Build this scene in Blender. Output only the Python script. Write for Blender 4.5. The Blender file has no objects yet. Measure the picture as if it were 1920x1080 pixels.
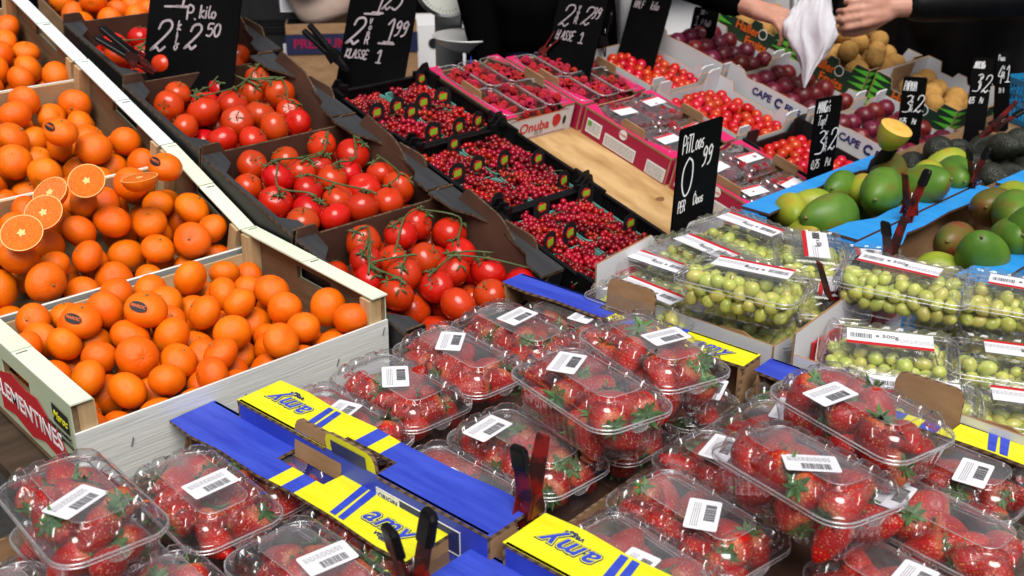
import bpy, math, random
import numpy as np
from mathutils import Vector, Matrix, Euler
from math import sin, cos, pi, radians, sqrt, atan2

# ---------------------------------------------------------------- camera, sky, sun, exposure
sc = bpy.context.scene
COL = sc.collection
cam_data = bpy.data.cameras.new("camera")
cam_data.sensor_width = 36.0
cam_data.lens = 36.0 * 2087.0 / 1920.0
cam_data.clip_start = 0.05
cam_data.clip_end = 500.0
cam_data.dof.use_dof = True
cam_data.dof.focus_distance = 1.62
cam_data.dof.aperture_fstop = 7.0
cam = bpy.data.objects.new("camera", cam_data)
COL.objects.link(cam)
cam.location = (0, 0, 1.55)
cam.rotation_euler = (radians(90 - 23.6), 0, radians(-43.6))
sc.camera = cam

SUN_EL, SUN_AZ = 58.0, 215.0      # compass bearing of the veiled sun, behind the photographer's right shoulder
world = bpy.data.worlds.new("World")
sc.world = world
world.use_nodes = True
wn = world.node_tree
bg = wn.nodes["Background"]
sky = wn.nodes.new("ShaderNodeTexSky")
sky.sky_type = 'NISHITA'
sky.sun_disc = False
sky.sun_elevation = radians(SUN_EL)
sky.sun_rotation = radians(SUN_AZ)
sky.dust_density = 6.0
sky.air_density = 1.0
sky.ozone_density = 1.0
hs = wn.nodes.new("ShaderNodeHueSaturation")       # a veil of cloud takes most of the blue out of the sky
hs.inputs["Saturation"].default_value = 0.32
wn.links.new(sky.outputs[0], hs.inputs["Color"])
wn.links.new(hs.outputs[0], bg.inputs[0])
bg.inputs[1].default_value = 0.07

sun_d = bpy.data.lights.new("sun", 'SUN')
sun_d.energy = 2.7
sun_d.angle = radians(40)
sun_d.color = (1.0, 0.96, 0.9)
sun = bpy.data.objects.new("sun", sun_d)
COL.objects.link(sun)
_az = radians(SUN_AZ)
_d = Vector((sin(_az) * cos(radians(SUN_EL)), cos(_az) * cos(radians(SUN_EL)), sin(radians(SUN_EL))))
sun.rotation_euler = _d.to_track_quat('Z', 'Y').to_euler()
sun.location = _d * 20

sc.view_settings.view_transform = 'Standard'
sc.view_settings.look = 'None'
sc.view_settings.gamma = 1.0
sc.view_settings.use_curve_mapping = False
sc.view_settings.exposure = 0.22
sc.render.engine = 'CYCLES'
sc.cycles.max_bounces = 10
sc.cycles.diffuse_bounces = 1
sc.cycles.glossy_bounces = 4
sc.cycles.transmission_bounces = 4
sc.cycles.transparent_max_bounces = 40
sc.cycles.sample_clamp_indirect = 6.0
sc.cycles.use_denoising = True
sc.cycles.caustics_reflective = False
sc.cycles.caustics_refractive = False

rng = random.Random(11)

# ---------------------------------------------------------------- materials
M = {}
def _nt(name):
    m = bpy.data.materials.new(name); m.use_nodes = True
    return m, m.node_tree, m.node_tree.nodes["Principled BSDF"]

def mat(name, c, rough=.5, spec=.5, c2=None, scale=8, detail=4, stretch=(1, 1, 1), rnd=0.0, huernd=0.0, bump=0, bscale=60,
        coat=0, metal=0, sss=0, bdist=.002, cut=(.35, .65), alpha=None, vor=False, coords='Object', sheen=0):
    m, nt, b = _nt(name)
    N, Lk = nt.nodes.new, nt.links.new
    b.inputs["Roughness"].default_value = rough
    b.inputs["Specular IOR Level"].default_value = spec
    b.inputs["Metallic"].default_value = metal
    b.inputs["Coat Weight"].default_value = coat
    b.inputs["Coat Roughness"].default_value = .08
    if sheen:
        b.inputs["Sheen Weight"].default_value = sheen
    if sss:
        b.inputs["Subsurface Weight"].default_value = sss
        b.inputs["Subsurface Radius"].default_value = (.02, .006, .003)
        b.inputs["Subsurface Scale"].default_value = .5
    tc = N("ShaderNodeTexCoord"); mp = N("ShaderNodeMapping")
    mp.inputs["Scale"].default_value = stretch
    Lk(tc.outputs[coords], mp.inputs[0])
    out = None
    oi = N("ShaderNodeObjectInfo")
    if c2 is not None:
        nz = N("ShaderNodeTexNoise"); nz.noise_dimensions = '4D'
        nz.inputs["Scale"].default_value = scale; nz.inputs["Detail"].default_value = detail
        ml = N("ShaderNodeMath"); ml.operation = 'MULTIPLY'; ml.inputs[1].default_value = 37.0
        Lk(oi.outputs["Random"], ml.inputs[0]); Lk(ml.outputs[0], nz.inputs["W"])
        Lk(mp.outputs[0], nz.inputs["Vector"])
        rp = N("ShaderNodeValToRGB")
        rp.color_ramp.elements[0].position = cut[0]; rp.color_ramp.elements[1].position = cut[1]
        rp.color_ramp.elements[0].color = (*c, 1); rp.color_ramp.elements[1].color = (*c2, 1)
        Lk(nz.outputs[0], rp.inputs[0])
        out = rp.outputs[0]
    if rnd or huernd:
        h = N("ShaderNodeHueSaturation")
        if out is None: h.inputs["Color"].default_value = (*c, 1)
        else: Lk(out, h.inputs["Color"])
        if rnd:
            mr = N("ShaderNodeMapRange"); mr.inputs[3].default_value = 1 - rnd; mr.inputs[4].default_value = 1 + rnd
            Lk(oi.outputs["Random"], mr.inputs[0]); Lk(mr.outputs[0], h.inputs["Value"])
        if huernd:
            m7 = N("ShaderNodeMath"); m7.operation = 'MULTIPLY'; m7.inputs[1].default_value = 7.31
            fr = N("ShaderNodeMath"); fr.operation = 'FRACT'
            Lk(oi.outputs["Random"], m7.inputs[0]); Lk(m7.outputs[0], fr.inputs[0])
            mr = N("ShaderNodeMapRange"); mr.inputs[3].default_value = .5 - huernd; mr.inputs[4].default_value = .5 + huernd
            Lk(fr.outputs[0], mr.inputs[0]); Lk(mr.outputs[0], h.inputs["Hue"])
        out = h.outputs[0]
    if out is None: b.inputs["Base Color"].default_value = (*c, 1)
    else: Lk(out, b.inputs["Base Color"])
    if bump:
        bz = N("ShaderNodeTexVoronoi") if vor else N("ShaderNodeTexNoise")
        bz.inputs["Scale"].default_value = bscale
        Lk(mp.outputs[0], bz.inputs["Vector"])
        bp = N("ShaderNodeBump"); bp.inputs["Strength"].default_value = bump; bp.inputs["Distance"].default_value = bdist
        Lk(bz.outputs[0], bp.inputs["Height"]); Lk(bp.outputs[0], b.inputs["Normal"])
    M[name] = m
    return m

def plastic(name, haze=.04, tint=(.97, .97, .98), gmin=.05, gpow=3.0, rough=.06, gmax=1.0, bump=0):
    """thin clear plastic sheet: see-through, mirror-like at glancing angles, a little milky"""
    m, nt, b = _nt(name)
    nt.nodes.remove(b)
    N, Lk = nt.nodes.new, nt.links.new
    o = nt.nodes["Material Output"]
    tr = N("ShaderNodeBsdfTransparent"); tr.inputs[0].default_value = (*tint, 1)
    df = N("ShaderNodeBsdfDiffuse"); df.inputs[0].default_value = (.85, .84, .88, 1)
    gl = N("ShaderNodeBsdfGlossy"); gl.inputs["Roughness"].default_value = rough; gl.inputs[0].default_value = (1, 1, 1, 1)
    m1 = N("ShaderNodeMixShader"); m2 = N("ShaderNodeMixShader")
    m1.inputs[0].default_value = haze
    if haze > .05:                       # mist of condensation comes in patches
        tc = N("ShaderNodeTexCoord"); nz = N("ShaderNodeTexNoise"); nz.inputs["Scale"].default_value = 14; nz.inputs["Detail"].default_value = 3
        oi = N("ShaderNodeObjectInfo"); ad = N("ShaderNodeVectorMath"); ad.operation = 'ADD'
        Lk(tc.outputs["Object"], ad.inputs[0]); Lk(oi.outputs["Random"], ad.inputs[1]); Lk(ad.outputs[0], nz.inputs["Vector"])
        mr = N("ShaderNodeMapRange"); mr.inputs[1].default_value = .35; mr.inputs[2].default_value = .7
        mr.inputs[3].default_value = haze * .35; mr.inputs[4].default_value = haze * 1.7
        Lk(nz.outputs[0], mr.inputs[0]); Lk(mr.outputs[0], m1.inputs[0])
    lw = N("ShaderNodeLayerWeight"); lw.inputs[0].default_value = .5
    pw = N("ShaderNodeMath"); pw.operation = 'POWER'; pw.inputs[1].default_value = gpow
    mr2 = N("ShaderNodeMapRange"); mr2.inputs[3].default_value = gmin; mr2.inputs[4].default_value = gmax
    Lk(lw.outputs["Facing"], pw.inputs[0]); Lk(pw.outputs[0], mr2.inputs[0]); Lk(mr2.outputs[0], m2.inputs[0])
    Lk(tr.outputs[0], m1.inputs[1]); Lk(df.outputs[0], m1.inputs[2])
    Lk(m1.outputs[0], m2.inputs[1]); Lk(gl.outputs[0], m2.inputs[2])
    Lk(m2.outputs[0], o.inputs[0])
    if bump:
        tc = N("ShaderNodeTexCoord"); nz = N("ShaderNodeTexNoise"); nz.inputs["Scale"].default_value = 45
        Lk(tc.outputs["Object"], nz.inputs["Vector"])
        bp = N("ShaderNodeBump"); bp.inputs["Strength"].default_value = bump; bp.inputs["Distance"].default_value = .003
        Lk(nz.outputs[0], bp.inputs["Height"]); Lk(bp.outputs[0], gl.inputs["Normal"])
    M[name] = m
    return m

mat('tangerine', (.93, .142, .001), .36, .42, c2=(.95, .188, .002), scale=1.3, rnd=.05, huernd=.005, bump=.22, bscale=26, vor=True, bdist=.02)
mat('tangerine_flesh', (.85, .20, .008), .28, .6, c2=(.80, .14, .003), scale=9, detail=2, stretch=(1, 1, 1), bump=.4, bscale=14, bdist=.02)
mat('tangerine_pith', (.9, .55, .2), .6)
mat('stem_green', (.13, .13, .03), .7, c2=(.25, .2, .08), scale=9)
mat('tomato', (.57, .024, .004), .20, .4, c2=(.56, .032, .005), scale=1.2, rnd=.14, huernd=.008, coat=.2)
mat('cherry_tomato', (.50, .016, .005), .20, .4, rnd=.14, huernd=.012, coat=.1)
mat('vine_green', (.045, .075, .018), .6, c2=(.09, .12, .04), scale=60)
mat('currant', (.33, .004, .010), .20, .4, rnd=.3, huernd=.01, coat=.1)
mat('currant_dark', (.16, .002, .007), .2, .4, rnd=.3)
mat('raspberry', (.42, .008, .022), .40, .4, rnd=.22, huernd=.012)
mat('blackberry', (.30, .006, .016), .25, .5, rnd=.3)
mat('plum', (.075, .004, .010), .34, .4, c2=(.17, .012, .026), scale=2.5, rnd=.25, huernd=.02)
mat('kiwi', (.40, .20, .05), .8, .2, c2=(.50, .28, .08), scale=3, rnd=.12, bump=.3, bscale=16, bdist=.02)
mat('avocado', (.012, .014, .010), .38, .4, c2=(.030, .034, .022), scale=3, rnd=.3, bump=.35, bscale=13, vor=True, bdist=.02)
mat('grape', (.50, .58, .08), .26, .45, c2=(.62, .66, .17), scale=1.5, rnd=.12, huernd=.014, sss=.45, coat=.2)
mat('grape_ripe', (.64, .55, .14), .25, .5, c2=(.56, .60, .12), scale=1.5, rnd=.14, sss=.25, coat=.2)
mat('grape_stem', (.16, .17, .04), .6)
mat('leaf_green', (.045, .13, .03), .5, c2=(.10, .22, .06), scale=40, rnd=.2)
mat('banana', (.75, .52, .03), .5, c2=(.45, .45, .05), scale=6)
mat('wood', (.50, .34, .17), .65, .3, c2=(.62, .46, .27), scale=9, stretch=(.6, 6, 6), bump=.15, bscale=40)
mat('wood_end', (.46, .30, .14), .6, .3, c2=(.60, .43, .24), scale=12, stretch=(8, 8, .7), bump=.1, bscale=40)
mat('wood_dark', (.16, .095, .050), .75, .2, c2=(.25, .16, .09), scale=9, stretch=(.8, 1, 7))
mat('wood_pale', (.62, .64, .62), .6, .3, c2=(.76, .77, .74), scale=22, detail=7, stretch=(.35, 6, 8), cut=(.3, .62), bump=.3, bscale=50)
mat('paper_cream', (.72, .80, .62), .45, .4, c2=(.80, .86, .70), scale=5)
mat('paper_pale', (.80, .88, .86), .5, .4, c2=(.72, .80, .80), scale=7)
mat('paper_green', (.50, .57, .38), .5, .4, c2=(.56, .62, .44), scale=6)
mat('cardboard', (.30, .17, .085), .85, .2, c2=(.37, .22, .12), scale=24, rnd=.05, stretch=(1, 1, 3))
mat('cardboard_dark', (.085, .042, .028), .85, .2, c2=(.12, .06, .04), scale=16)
mat('cardboard_white', (.62, .62, .66), .6, .3, c2=(.70, .70, .73), scale=8)
mat('black_card', (.0085, .0085, .0095), .50, .35, c2=(.013, .013, .014), scale=12, bump=.08, bscale=50, stretch=(6, .6, 1))
mat('grey_card', (.028, .029, .032), .55, .35, c2=(.042, .043, .047), scale=12, stretch=(8, .6, 1))
mat('blue_card', (.026, .050, .46), .42, .45, c2=(.050, .090, .60), scale=16, detail=8, stretch=(5, .6, 1), bump=.25, bscale=38)
mat('yellow_card', (.76, .72, .008), .45, .45, c2=(.87, .85, .03), scale=20, detail=8, stretch=(4, .8, 1), bump=.2, bscale=38)
mat('table_wood', (.045, .030, .020), .8, .2, c2=(.075, .05, .033), scale=9, stretch=(1, 6, 1))
mat('navy_shaded', (.008, .012, .055), .6)  # navy print with the background shade mixed into its colour
mat('navy_print', (.012, .022, .14), .5)
mat('sky_card', (.020, .27, .72), .45, .4, c2=(.030, .31, .78), scale=12, stretch=(.5, 6, 1), bump=.05, bscale=60)
mat('pink_card', (.60, .010, .11), .45, .4, c2=(.66, .02, .14), scale=10)
mat('crimson_card', (.34, .006, .05), .5, .4)
mat('dark_green_card', (.010, .035, .022), .5, .4)
mat('lime_print', (.10, .52, .04), .5)
mat('orange_print', (.75, .12, .01), .5)
mat('red_print', (.55, .012, .02), .5)
mat('white_print', (.80, .80, .82), .55)
mat('grey_print', (.30, .30, .32), .6)
mat('black_print', (.01, .01, .012), .5)
mat('label_paper', (.80, .80, .86), .42, .45)
mat('slate', (.0018, .0018, .002), .5, .04, c2=(.004, .004, .0045), scale=5)
mat('chalk', (.86, .86, .88), .9, .1)
mat('chalk_dusty', (.40, .34, .37), .9, .1, c2=(.28, .24, .26), scale=60)
mat('black_rubber', (.004, .004, .005), .38, .25)
mat('black_plastic', (.005, .005, .006), .42, .25)
mat('red_plastic', (.20, .010, .008), .42, .35, c2=(.030, .008, .007), scale=45, cut=(.40, .54))
mat('steel', (.55, .55, .56), .28, metal=1)
mat('steel_bright', (.72, .72, .72), .38, metal=.45)
mat('steel_dull', (.30, .31, .32), .5, metal=.7, c2=(.24, .25, .26), scale=6)
mat('enamel_white', (.70, .72, .66), .3, .5)
mat('teal_tray', (.10, .30, .26), .55)
mat('plywood', (.30, .145, .045), .55, .3, c2=(.60, .39, .18), scale=17, detail=9, stretch=(1.3, .5, 1), cut=(.28, .62), bump=.05, bscale=30)
mat('knot', (.20, .09, .03), .6)
mat('tarmac', (.045, .043, .041), .9, c2=(.07, .066, .062), scale=40, bump=.2, bscale=200)
mat('dark_cloth', (.003, .003, .0035), .95, .0)
mat('leather', (.0025, .0025, .003), .45, .12, c2=(.005, .005, .006), scale=20, bump=.25, bscale=30)
mat('denim', (.006, .012, .035), .85, .2, c2=(.012, .022, .055), scale=90)
mat('skin', (.50, .235, .165), .5, .4, c2=(.56, .29, .215), scale=28, sss=.12, bump=.15, bscale=160)
mat('hair', (.02, .013, .009), .6)
mat('bag_white', (.90, .88, .93), .35, .4, c2=(.80, .78, .85), scale=14, stretch=(3, 3, .7), bump=.45, bscale=30, bdist=.006)
mat('bag_rosy', (.62, .47, .40), .4, .4, c2=(.50, .36, .30), scale=10, bump=.4, bscale=16)
mat('sky_plastic', (.012, .20, .42), .4, .4)
mat('blue_plastic', (.02, .06, .42), .4, .4)
mat('mango_flesh', (.80, .52, .13), .4, .4, c2=(.74, .40, .05), scale=2.2)
mat('flower_pink', (.55, .12, .35), .7, c2=(.80, .70, .75), scale=30)
mat('awning', (.05, .06, .055), .9)
plastic('lid_clear', haze=.012, gmin=.085, gpow=2.6, rough=.04)
plastic('lid_panel', haze=.085, gmin=.045, gpow=2.6, rough=.12)
plastic('tray_clear', haze=.012, gmin=.035, gpow=3.6, tint=(.96, .94, .97))
plastic('rim_clear', haze=.20, gmin=.14, gpow=1.8, rough=.1)
plastic('grape_lid', haze=.03, gmin=.06, gpow=2.4, bump=.12)
plastic('berry_lid', haze=.03, gmin=.15, gpow=1.4, bump=.4, rough=.05)

def mango_mat(name, g1, g2, blush, pos):
    m, nt, b = _nt(name)
    N, Lk = nt.nodes.new, nt.links.new
    b.inputs["Roughness"].default_value = .42
    b.inputs["Specular IOR Level"].default_value = .35
    tc = N("ShaderNodeTexCoord"); oi = N("ShaderNodeObjectInfo")
    nz = N("ShaderNodeTexNoise"); nz.noise_dimensions = '4D'; nz.inputs["Scale"].default_value = .9; nz.inputs["Detail"].default_value = 3
    Lk(tc.outputs["Object"], nz.inputs["Vector"])
    ml = N("ShaderNodeMath"); ml.operation = 'MULTIPLY'; ml.inputs[1].default_value = 31
    Lk(oi.outputs["Random"], ml.inputs[0]); Lk(ml.outputs[0], nz.inputs["W"])
    rp = N("ShaderNodeValToRGB")
    e = rp.color_ramp.elements
    e[0].position = .3; e[0].color = (*g1, 1); e[1].position = .55; e[1].color = (*g2, 1)
    x = e.new(pos); x.color = (*blush, 1)
    Lk(nz.outputs[0], rp.inputs[0])
    v = N("ShaderNodeTexVoronoi"); v.inputs["Scale"].default_value = 8
    Lk(tc.outputs["Object"], v.inputs["Vector"])
    sp = N("ShaderNodeMapRange"); sp.inputs[1].default_value = .06; sp.inputs[2].default_value = .11
    sp.inputs[3].default_value = .55; sp.inputs[4].default_value = 0
    Lk(v.outputs["Distance"], sp.inputs[0])
    mx = N("ShaderNodeMix"); mx.data_type = 'RGBA'
    Lk(sp.outputs[0], mx.inputs["Factor"]); Lk(rp.outputs[0], mx.inputs["A"]); mx.inputs["B"].default_value = (.22, .27, .06, 1)
    Lk(mx.outputs["Result"], b.inputs["Base Color"])
    M[name] = m
mango_mat('mango_green', (.045, .13, .012), (.10, .21, .022), (.20, .10, .02), .72)
mango_mat('mango_yellow', (.20, .30, .02), (.34, .36, .03), (.42, .24, .03), .70)
mango_mat('mango_blush', (.07, .12, .015), (.16, .10, .02), (.22, .045, .02), .64)

def strawberry_mat(name, c1, c2):
    """flesh with sunken yellow seeds; pale shoulder under the leaves (local z = 0 at the leaf end, falling to the tip)"""
    m, nt, b = _nt(name)
    N, Lk = nt.nodes.new, nt.links.new
    b.inputs["Roughness"].default_value = .30
    b.inputs["Specular IOR Level"].default_value = .35
    b.inputs["Coat Weight"].default_value = .08
    tc = N("ShaderNodeTexCoord")
    v = N("ShaderNodeTexVoronoi"); v.inputs["Scale"].default_value = 290; v.inputs["Randomness"].default_value = .5
    Lk(tc.outputs["Object"], v.inputs["Vector"])
    nz = N("ShaderNodeTexNoise"); nz.inputs["Scale"].default_value = 45
    Lk(tc.outputs["Object"], nz.inputs["Vector"])
    sx = N("ShaderNodeSeparateXYZ"); Lk(tc.outputs["Object"], sx.inputs[0])
    sh = N("ShaderNodeMapRange"); sh.inputs[1].default_value = -.006; sh.inputs[2].default_value = .001
    sh.inputs[3].default_value = 0; sh.inputs[4].default_value = .35
    Lk(sx.outputs[2], sh.inputs[0])
    rp = N("ShaderNodeValToRGB"); rp.color_ramp.elements[0].color = (*c1, 1); rp.color_ramp.elements[1].color = (*c2, 1)
    rp.color_ramp.elements[0].position = .35; rp.color_ramp.elements[1].position = .7
    Lk(nz.outputs[0], rp.inputs[0])
    oi = N("ShaderNodeObjectInfo")
    hsv = N("ShaderNodeHueSaturation"); mr = N("ShaderNodeMapRange"); mr.inputs[3].default_value = .75; mr.inputs[4].default_value = 1.25
    Lk(oi.outputs["Random"], mr.inputs[0]); Lk(mr.outputs[0], hsv.inputs["Value"]); Lk(rp.outputs[0], hsv.inputs["Color"])
    m1 = N("ShaderNodeMix"); m1.data_type = 'RGBA'
    Lk(sh.outputs[0], m1.inputs["Factor"]); Lk(hsv.outputs[0], m1.inputs["A"]); m1.inputs["B"].default_value = (.70, .38, .14, 1)
    sd = N("ShaderNodeMapRange"); sd.inputs[1].default_value = .15; sd.inputs[2].default_value = .24; sd.inputs[3].default_value = 1; sd.inputs[4].default_value = 0
    Lk(v.outputs["Distance"], sd.inputs[0])
    m2 = N("ShaderNodeMix"); m2.data_type = 'RGBA'
    Lk(sd.outputs[0], m2.inputs["Factor"]); Lk(m1.outputs["Result"], m2.inputs["A"]); m2.inputs["B"].default_value = (.62, .33, .07, 1)
    Lk(m2.outputs["Result"], b.inputs["Base Color"])
    hb = N("ShaderNodeMapRange"); hb.inputs[1].default_value = .2; hb.inputs[2].default_value = .55
    Lk(v.outputs["Distance"], hb.inputs[0])
    bp = N("ShaderNodeBump"); bp.inputs["Strength"].default_value = .6; bp.inputs["Distance"].default_value = .0012
    Lk(hb.outputs[0], bp.inputs["Height"]); Lk(bp.outputs[0], b.inputs["Normal"])
    M[name] = m
strawberry_mat('strawberry', (.34, .004, .006), (.46, .012, .006))

def corrugated_mat():
    m, nt, b = _nt('corrugated')
    N, Lk = nt.nodes.new, nt.links.new
    b.inputs["Roughness"].default_value = .9
    tc = N("ShaderNodeTexCoord"); w = N("ShaderNodeTexWave"); w.inputs["Scale"].default_value = 42; w.inputs["Distortion"].default_value = 1.0
    w.bands_direction = 'DIAGONAL'
    Lk(tc.outputs["Object"], w.inputs["Vector"])
    rp = N("ShaderNodeValToRGB"); rp.color_ramp.elements[0].color = (.09, .052, .03, 1); rp.color_ramp.elements[1].color = (.22, .135, .075, 1)
    rp.color_ramp.elements[0].position = .25; rp.color_ramp.elements[1].position = .55
    Lk(w.outputs[0], rp.inputs[0]); Lk(rp.outputs[0], b.inputs["Base Color"])
    M['corrugated'] = m
corrugated_mat()
mat('corrugated_dim', (.050, .032, .022), .9, .1, c2=(.15, .095, .058), scale=130, detail=2)

# ---------------------------------------------------------------- mesh helpers
class MB:
    def __init__(s): s.v = []; s.f = []; s.m = []; s.cur = 0
    def add(s, vs, fs, m=None):
        o = len(s.v); s.v += [tuple(p) for p in vs]
        for f in fs:
            s.f.append(tuple(i + o for i in f)); s.m.append(s.cur if m is None else m)
        return s
    def box(s, x0, x1, y0, y1, z0, z1, m=None):
        return s.add([(x0, y0, z0), (x1, y0, z0), (x1, y1, z0), (x0, y1, z0), (x0, y0, z1), (x1, y0, z1), (x1, y1, z1), (x0, y1, z1)],
                     [(0, 3, 2, 1), (4, 5, 6, 7), (0, 1, 5, 4), (1, 2, 6, 5), (2, 3, 7, 6), (3, 0, 4, 7)], m)
    def prism(s, poly, org, u, v, n, t, m=None, mside=None, mback=None):
        """flat outline poly in the (u,v) plane at org, given thickness t along n"""
        org, u, v, n = Vector(org), Vector(u), Vector(v), Vector(n)
        k = len(poly)
        a = [org + u * p[0] + v * p[1] for p in poly]; c = [p + n * t for p in a]
        o = len(s.v); s.v += [tuple(p) for p in a + c]
        mm = s.cur if m is None else m
        s.f.append(tuple(o + i for i in range(k - 1, -1, -1))); s.m.append(mm if mback is None else mback)
        s.f.append(tuple(o + k + i for i in range(k))); s.m.append(mm)
        for i in range(k):
            j = (i + 1) % k
            s.f.append((o + i, o + j, o + k + j, o + k + i)); s.m.append(mm if mside is None else mside)
        return s
    def tube(s, pts, rad, n=6, m=None, cap=True):
        pts = [Vector(p) for p in pts]
        if not hasattr(rad, '__len__'): rad = [rad] * len(pts)
        o = len(s.v); up = Vector((0, 0, 1))
        for i, p in enumerate(pts):
            d = (pts[min(i + 1, len(pts) - 1)] - pts[max(i - 1, 0)])
            d = d.normalized() if d.length > 1e-9 else Vector((0, 0, 1))
            x = d.cross(up if abs(d.z) < .95 else Vector((1, 0, 0))).normalized(); y = d.cross(x)
            for k in range(n):
                a = 2 * pi * k / n
                s.v.append(tuple(p + (x * cos(a) + y * sin(a)) * rad[i]))
        mm = s.cur if m is None else m
        for i in range(len(pts) - 1):
            for k in range(n):
                k2 = (k + 1) % n
                s.f.append((o + i * n + k, o + i * n + k2, o + (i + 1) * n + k2, o + (i + 1) * n + k)); s.m.append(mm)
        if cap:
            s.f.append(tuple(o + k for k in range(n - 1, -1, -1))); s.m.append(mm)
            s.f.append(tuple(o + (len(pts) - 1) * n + k for k in range(n))); s.m.append(mm)
        return s
    def ball(s, c, r, nu=12, nv=8, sc=(1, 1, 1), m=None, fn=None):
        o = len(s.v); c = Vector(c)
        vs = [(0, 0, 1)]
        for j in range(1, nv):
            t = pi * j / nv
            for i in range(nu):
                a = 2 * pi * i / nu
                vs.append((sin(t) * cos(a), sin(t) * sin(a), cos(t)))
        vs.append((0, 0, -1))
        for p in vs:
            q = Vector(p)
            if fn: q = fn(q)
            s.v.append((c.x + q.x * r * sc[0], c.y + q.y * r * sc[1], c.z + q.z * r * sc[2]))
        mm = s.cur if m is None else m
        for i in range(nu):
            s.f.append((o, o + 1 + i, o + 1 + (i + 1) % nu)); s.m.append(mm)
        for j in range(nv - 2):
            for i in range(nu):
                a = o + 1 + j * nu + i; b = o + 1 + j * nu + (i + 1) % nu
                s.f.append((a, a + nu, b + nu, b)); s.m.append(mm)
        l = o + 1 + (nv - 1) * nu
        for i in range(nu):
            s.f.append((l, l - nu + (i + 1) % nu, l - nu + i)); s.m.append(mm)
        return s
    def lathe(s, prof, n=24, m=None, c=(0, 0, 0)):
        o = len(s.v)
        for r, z in prof:
            for k in range(n):
                a = 2 * pi * k / n
                s.v.append((c[0] + r * cos(a), c[1] + r * sin(a), c[2] + z))
        mm = s.cur if m is None else m
        for i in range(len(prof) - 1):
            for k in range(n):
                k2 = (k + 1) % n
                s.f.append((o + i * n + k, o + i * n + k2, o + (i + 1) * n + k2, o + (i + 1) * n + k)); s.m.append(mm)
        return s
    def rings(s, rings, m=None, cap=False):
        o = len(s.v); n = len(rings[0])
        for r in rings: s.v += [tuple(p) for p in r]
        mm = s.cur if m is None else m
        for i in range(len(rings) - 1):
            for k in range(n):
                k2 = (k + 1) % n
                s.f.append((o + i * n + k, o + i * n + k2, o + (i + 1) * n + k2, o + (i + 1) * n + k)); s.m.append(mm)
        if cap:
            s.f.append(tuple(o + (len(rings) - 1) * n + k for k in range(n))); s.m.append(mm)
        return s
    def mesh(s, name, mats, smooth=False):
        me = bpy.data.meshes.new(name)
        me.from_pydata(s.v, [], s.f)
        for x in (mats if isinstance(mats, (list, tuple)) else [mats]): me.materials.append(M[x])
        me.polygons.foreach_set('material_index', s.m)
        if smooth: me.polygons.foreach_set('use_smooth', [True] * len(me.polygons))
        me.update()
        return me

def ob(name, me, parent=None, loc=None, rot=None, scale=None):
    o = bpy.data.objects.new(name, me); COL.objects.link(o)
    if parent: o.parent = parent
    if loc is not None: o.location = loc
    if rot is not None: o.rotation_euler = rot
    if scale is not None: o.scale = scale if hasattr(scale, '__len__') else (scale,) * 3
    return o
def tag(o, label, cat, group=None):
    o['label'] = label; o['category'] = cat
    if group: o['group'] = group
    return o
def thing(name, label, cat, loc=(0, 0, 0), rot=(0, 0, 0), group=None):
    o = ob(name, None, None, loc, rot); o.empty_display_size = .02
    return tag(o, label, cat, group)
def single(name, me, label, cat, loc=(0, 0, 0), rot=(0, 0, 0), scale=None, group=None):
    return tag(ob(name, me, None, loc, rot, scale), label, cat, group)
def setting(name, me, loc=(0, 0, 0), rot=(0, 0, 0)):
    o = ob(name, me, None, loc, rot); o['kind'] = 'structure'; return o
def mtx(o):
    return Matrix.Translation(o.location) @ o.rotation_euler.to_matrix().to_4x4()

_txt = {}
def text_mesh(txt, size, m, extrude=.0004, bold=0.0, shear=0.0, space=1.0):
    key = (txt, size, m, bold, shear)
    if key in _txt: return _txt[key]
    cu = bpy.data.curves.new('lettering', 'FONT')
    cu.body = txt; cu.size = size; cu.extrude = extrude; cu.offset = bold * size; cu.shear = shear; cu.space_character = space
    cu.align_x = 'CENTER'; cu.align_y = 'CENTER'; cu.resolution_u = 3
    o = bpy.data.objects.new('lettering', cu); COL.objects.link(o)
    me = bpy.data.meshes.new_from_object(o.evaluated_get(bpy.context.evaluated_depsgraph_get()))
    bpy.data.objects.remove(o); bpy.data.curves.remove(cu)
    me.materials.clear(); me.materials.append(M[m])
    _txt[key] = me
    return me
def frame_rot(x, n):
    """rotation whose local x runs along x and local z along n (the face's outward normal)"""
    x = Vector(x).normalized(); n = Vector(n).normalized(); y = n.cross(x)
    return Matrix((x, y, n)).transposed().to_euler()
def lettering(txt, parent, loc, x, n, size, m, **k):
    return ob('lettering', text_mesh(txt, size, m, **k), parent, loc, frame_rot(x, n))

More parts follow.
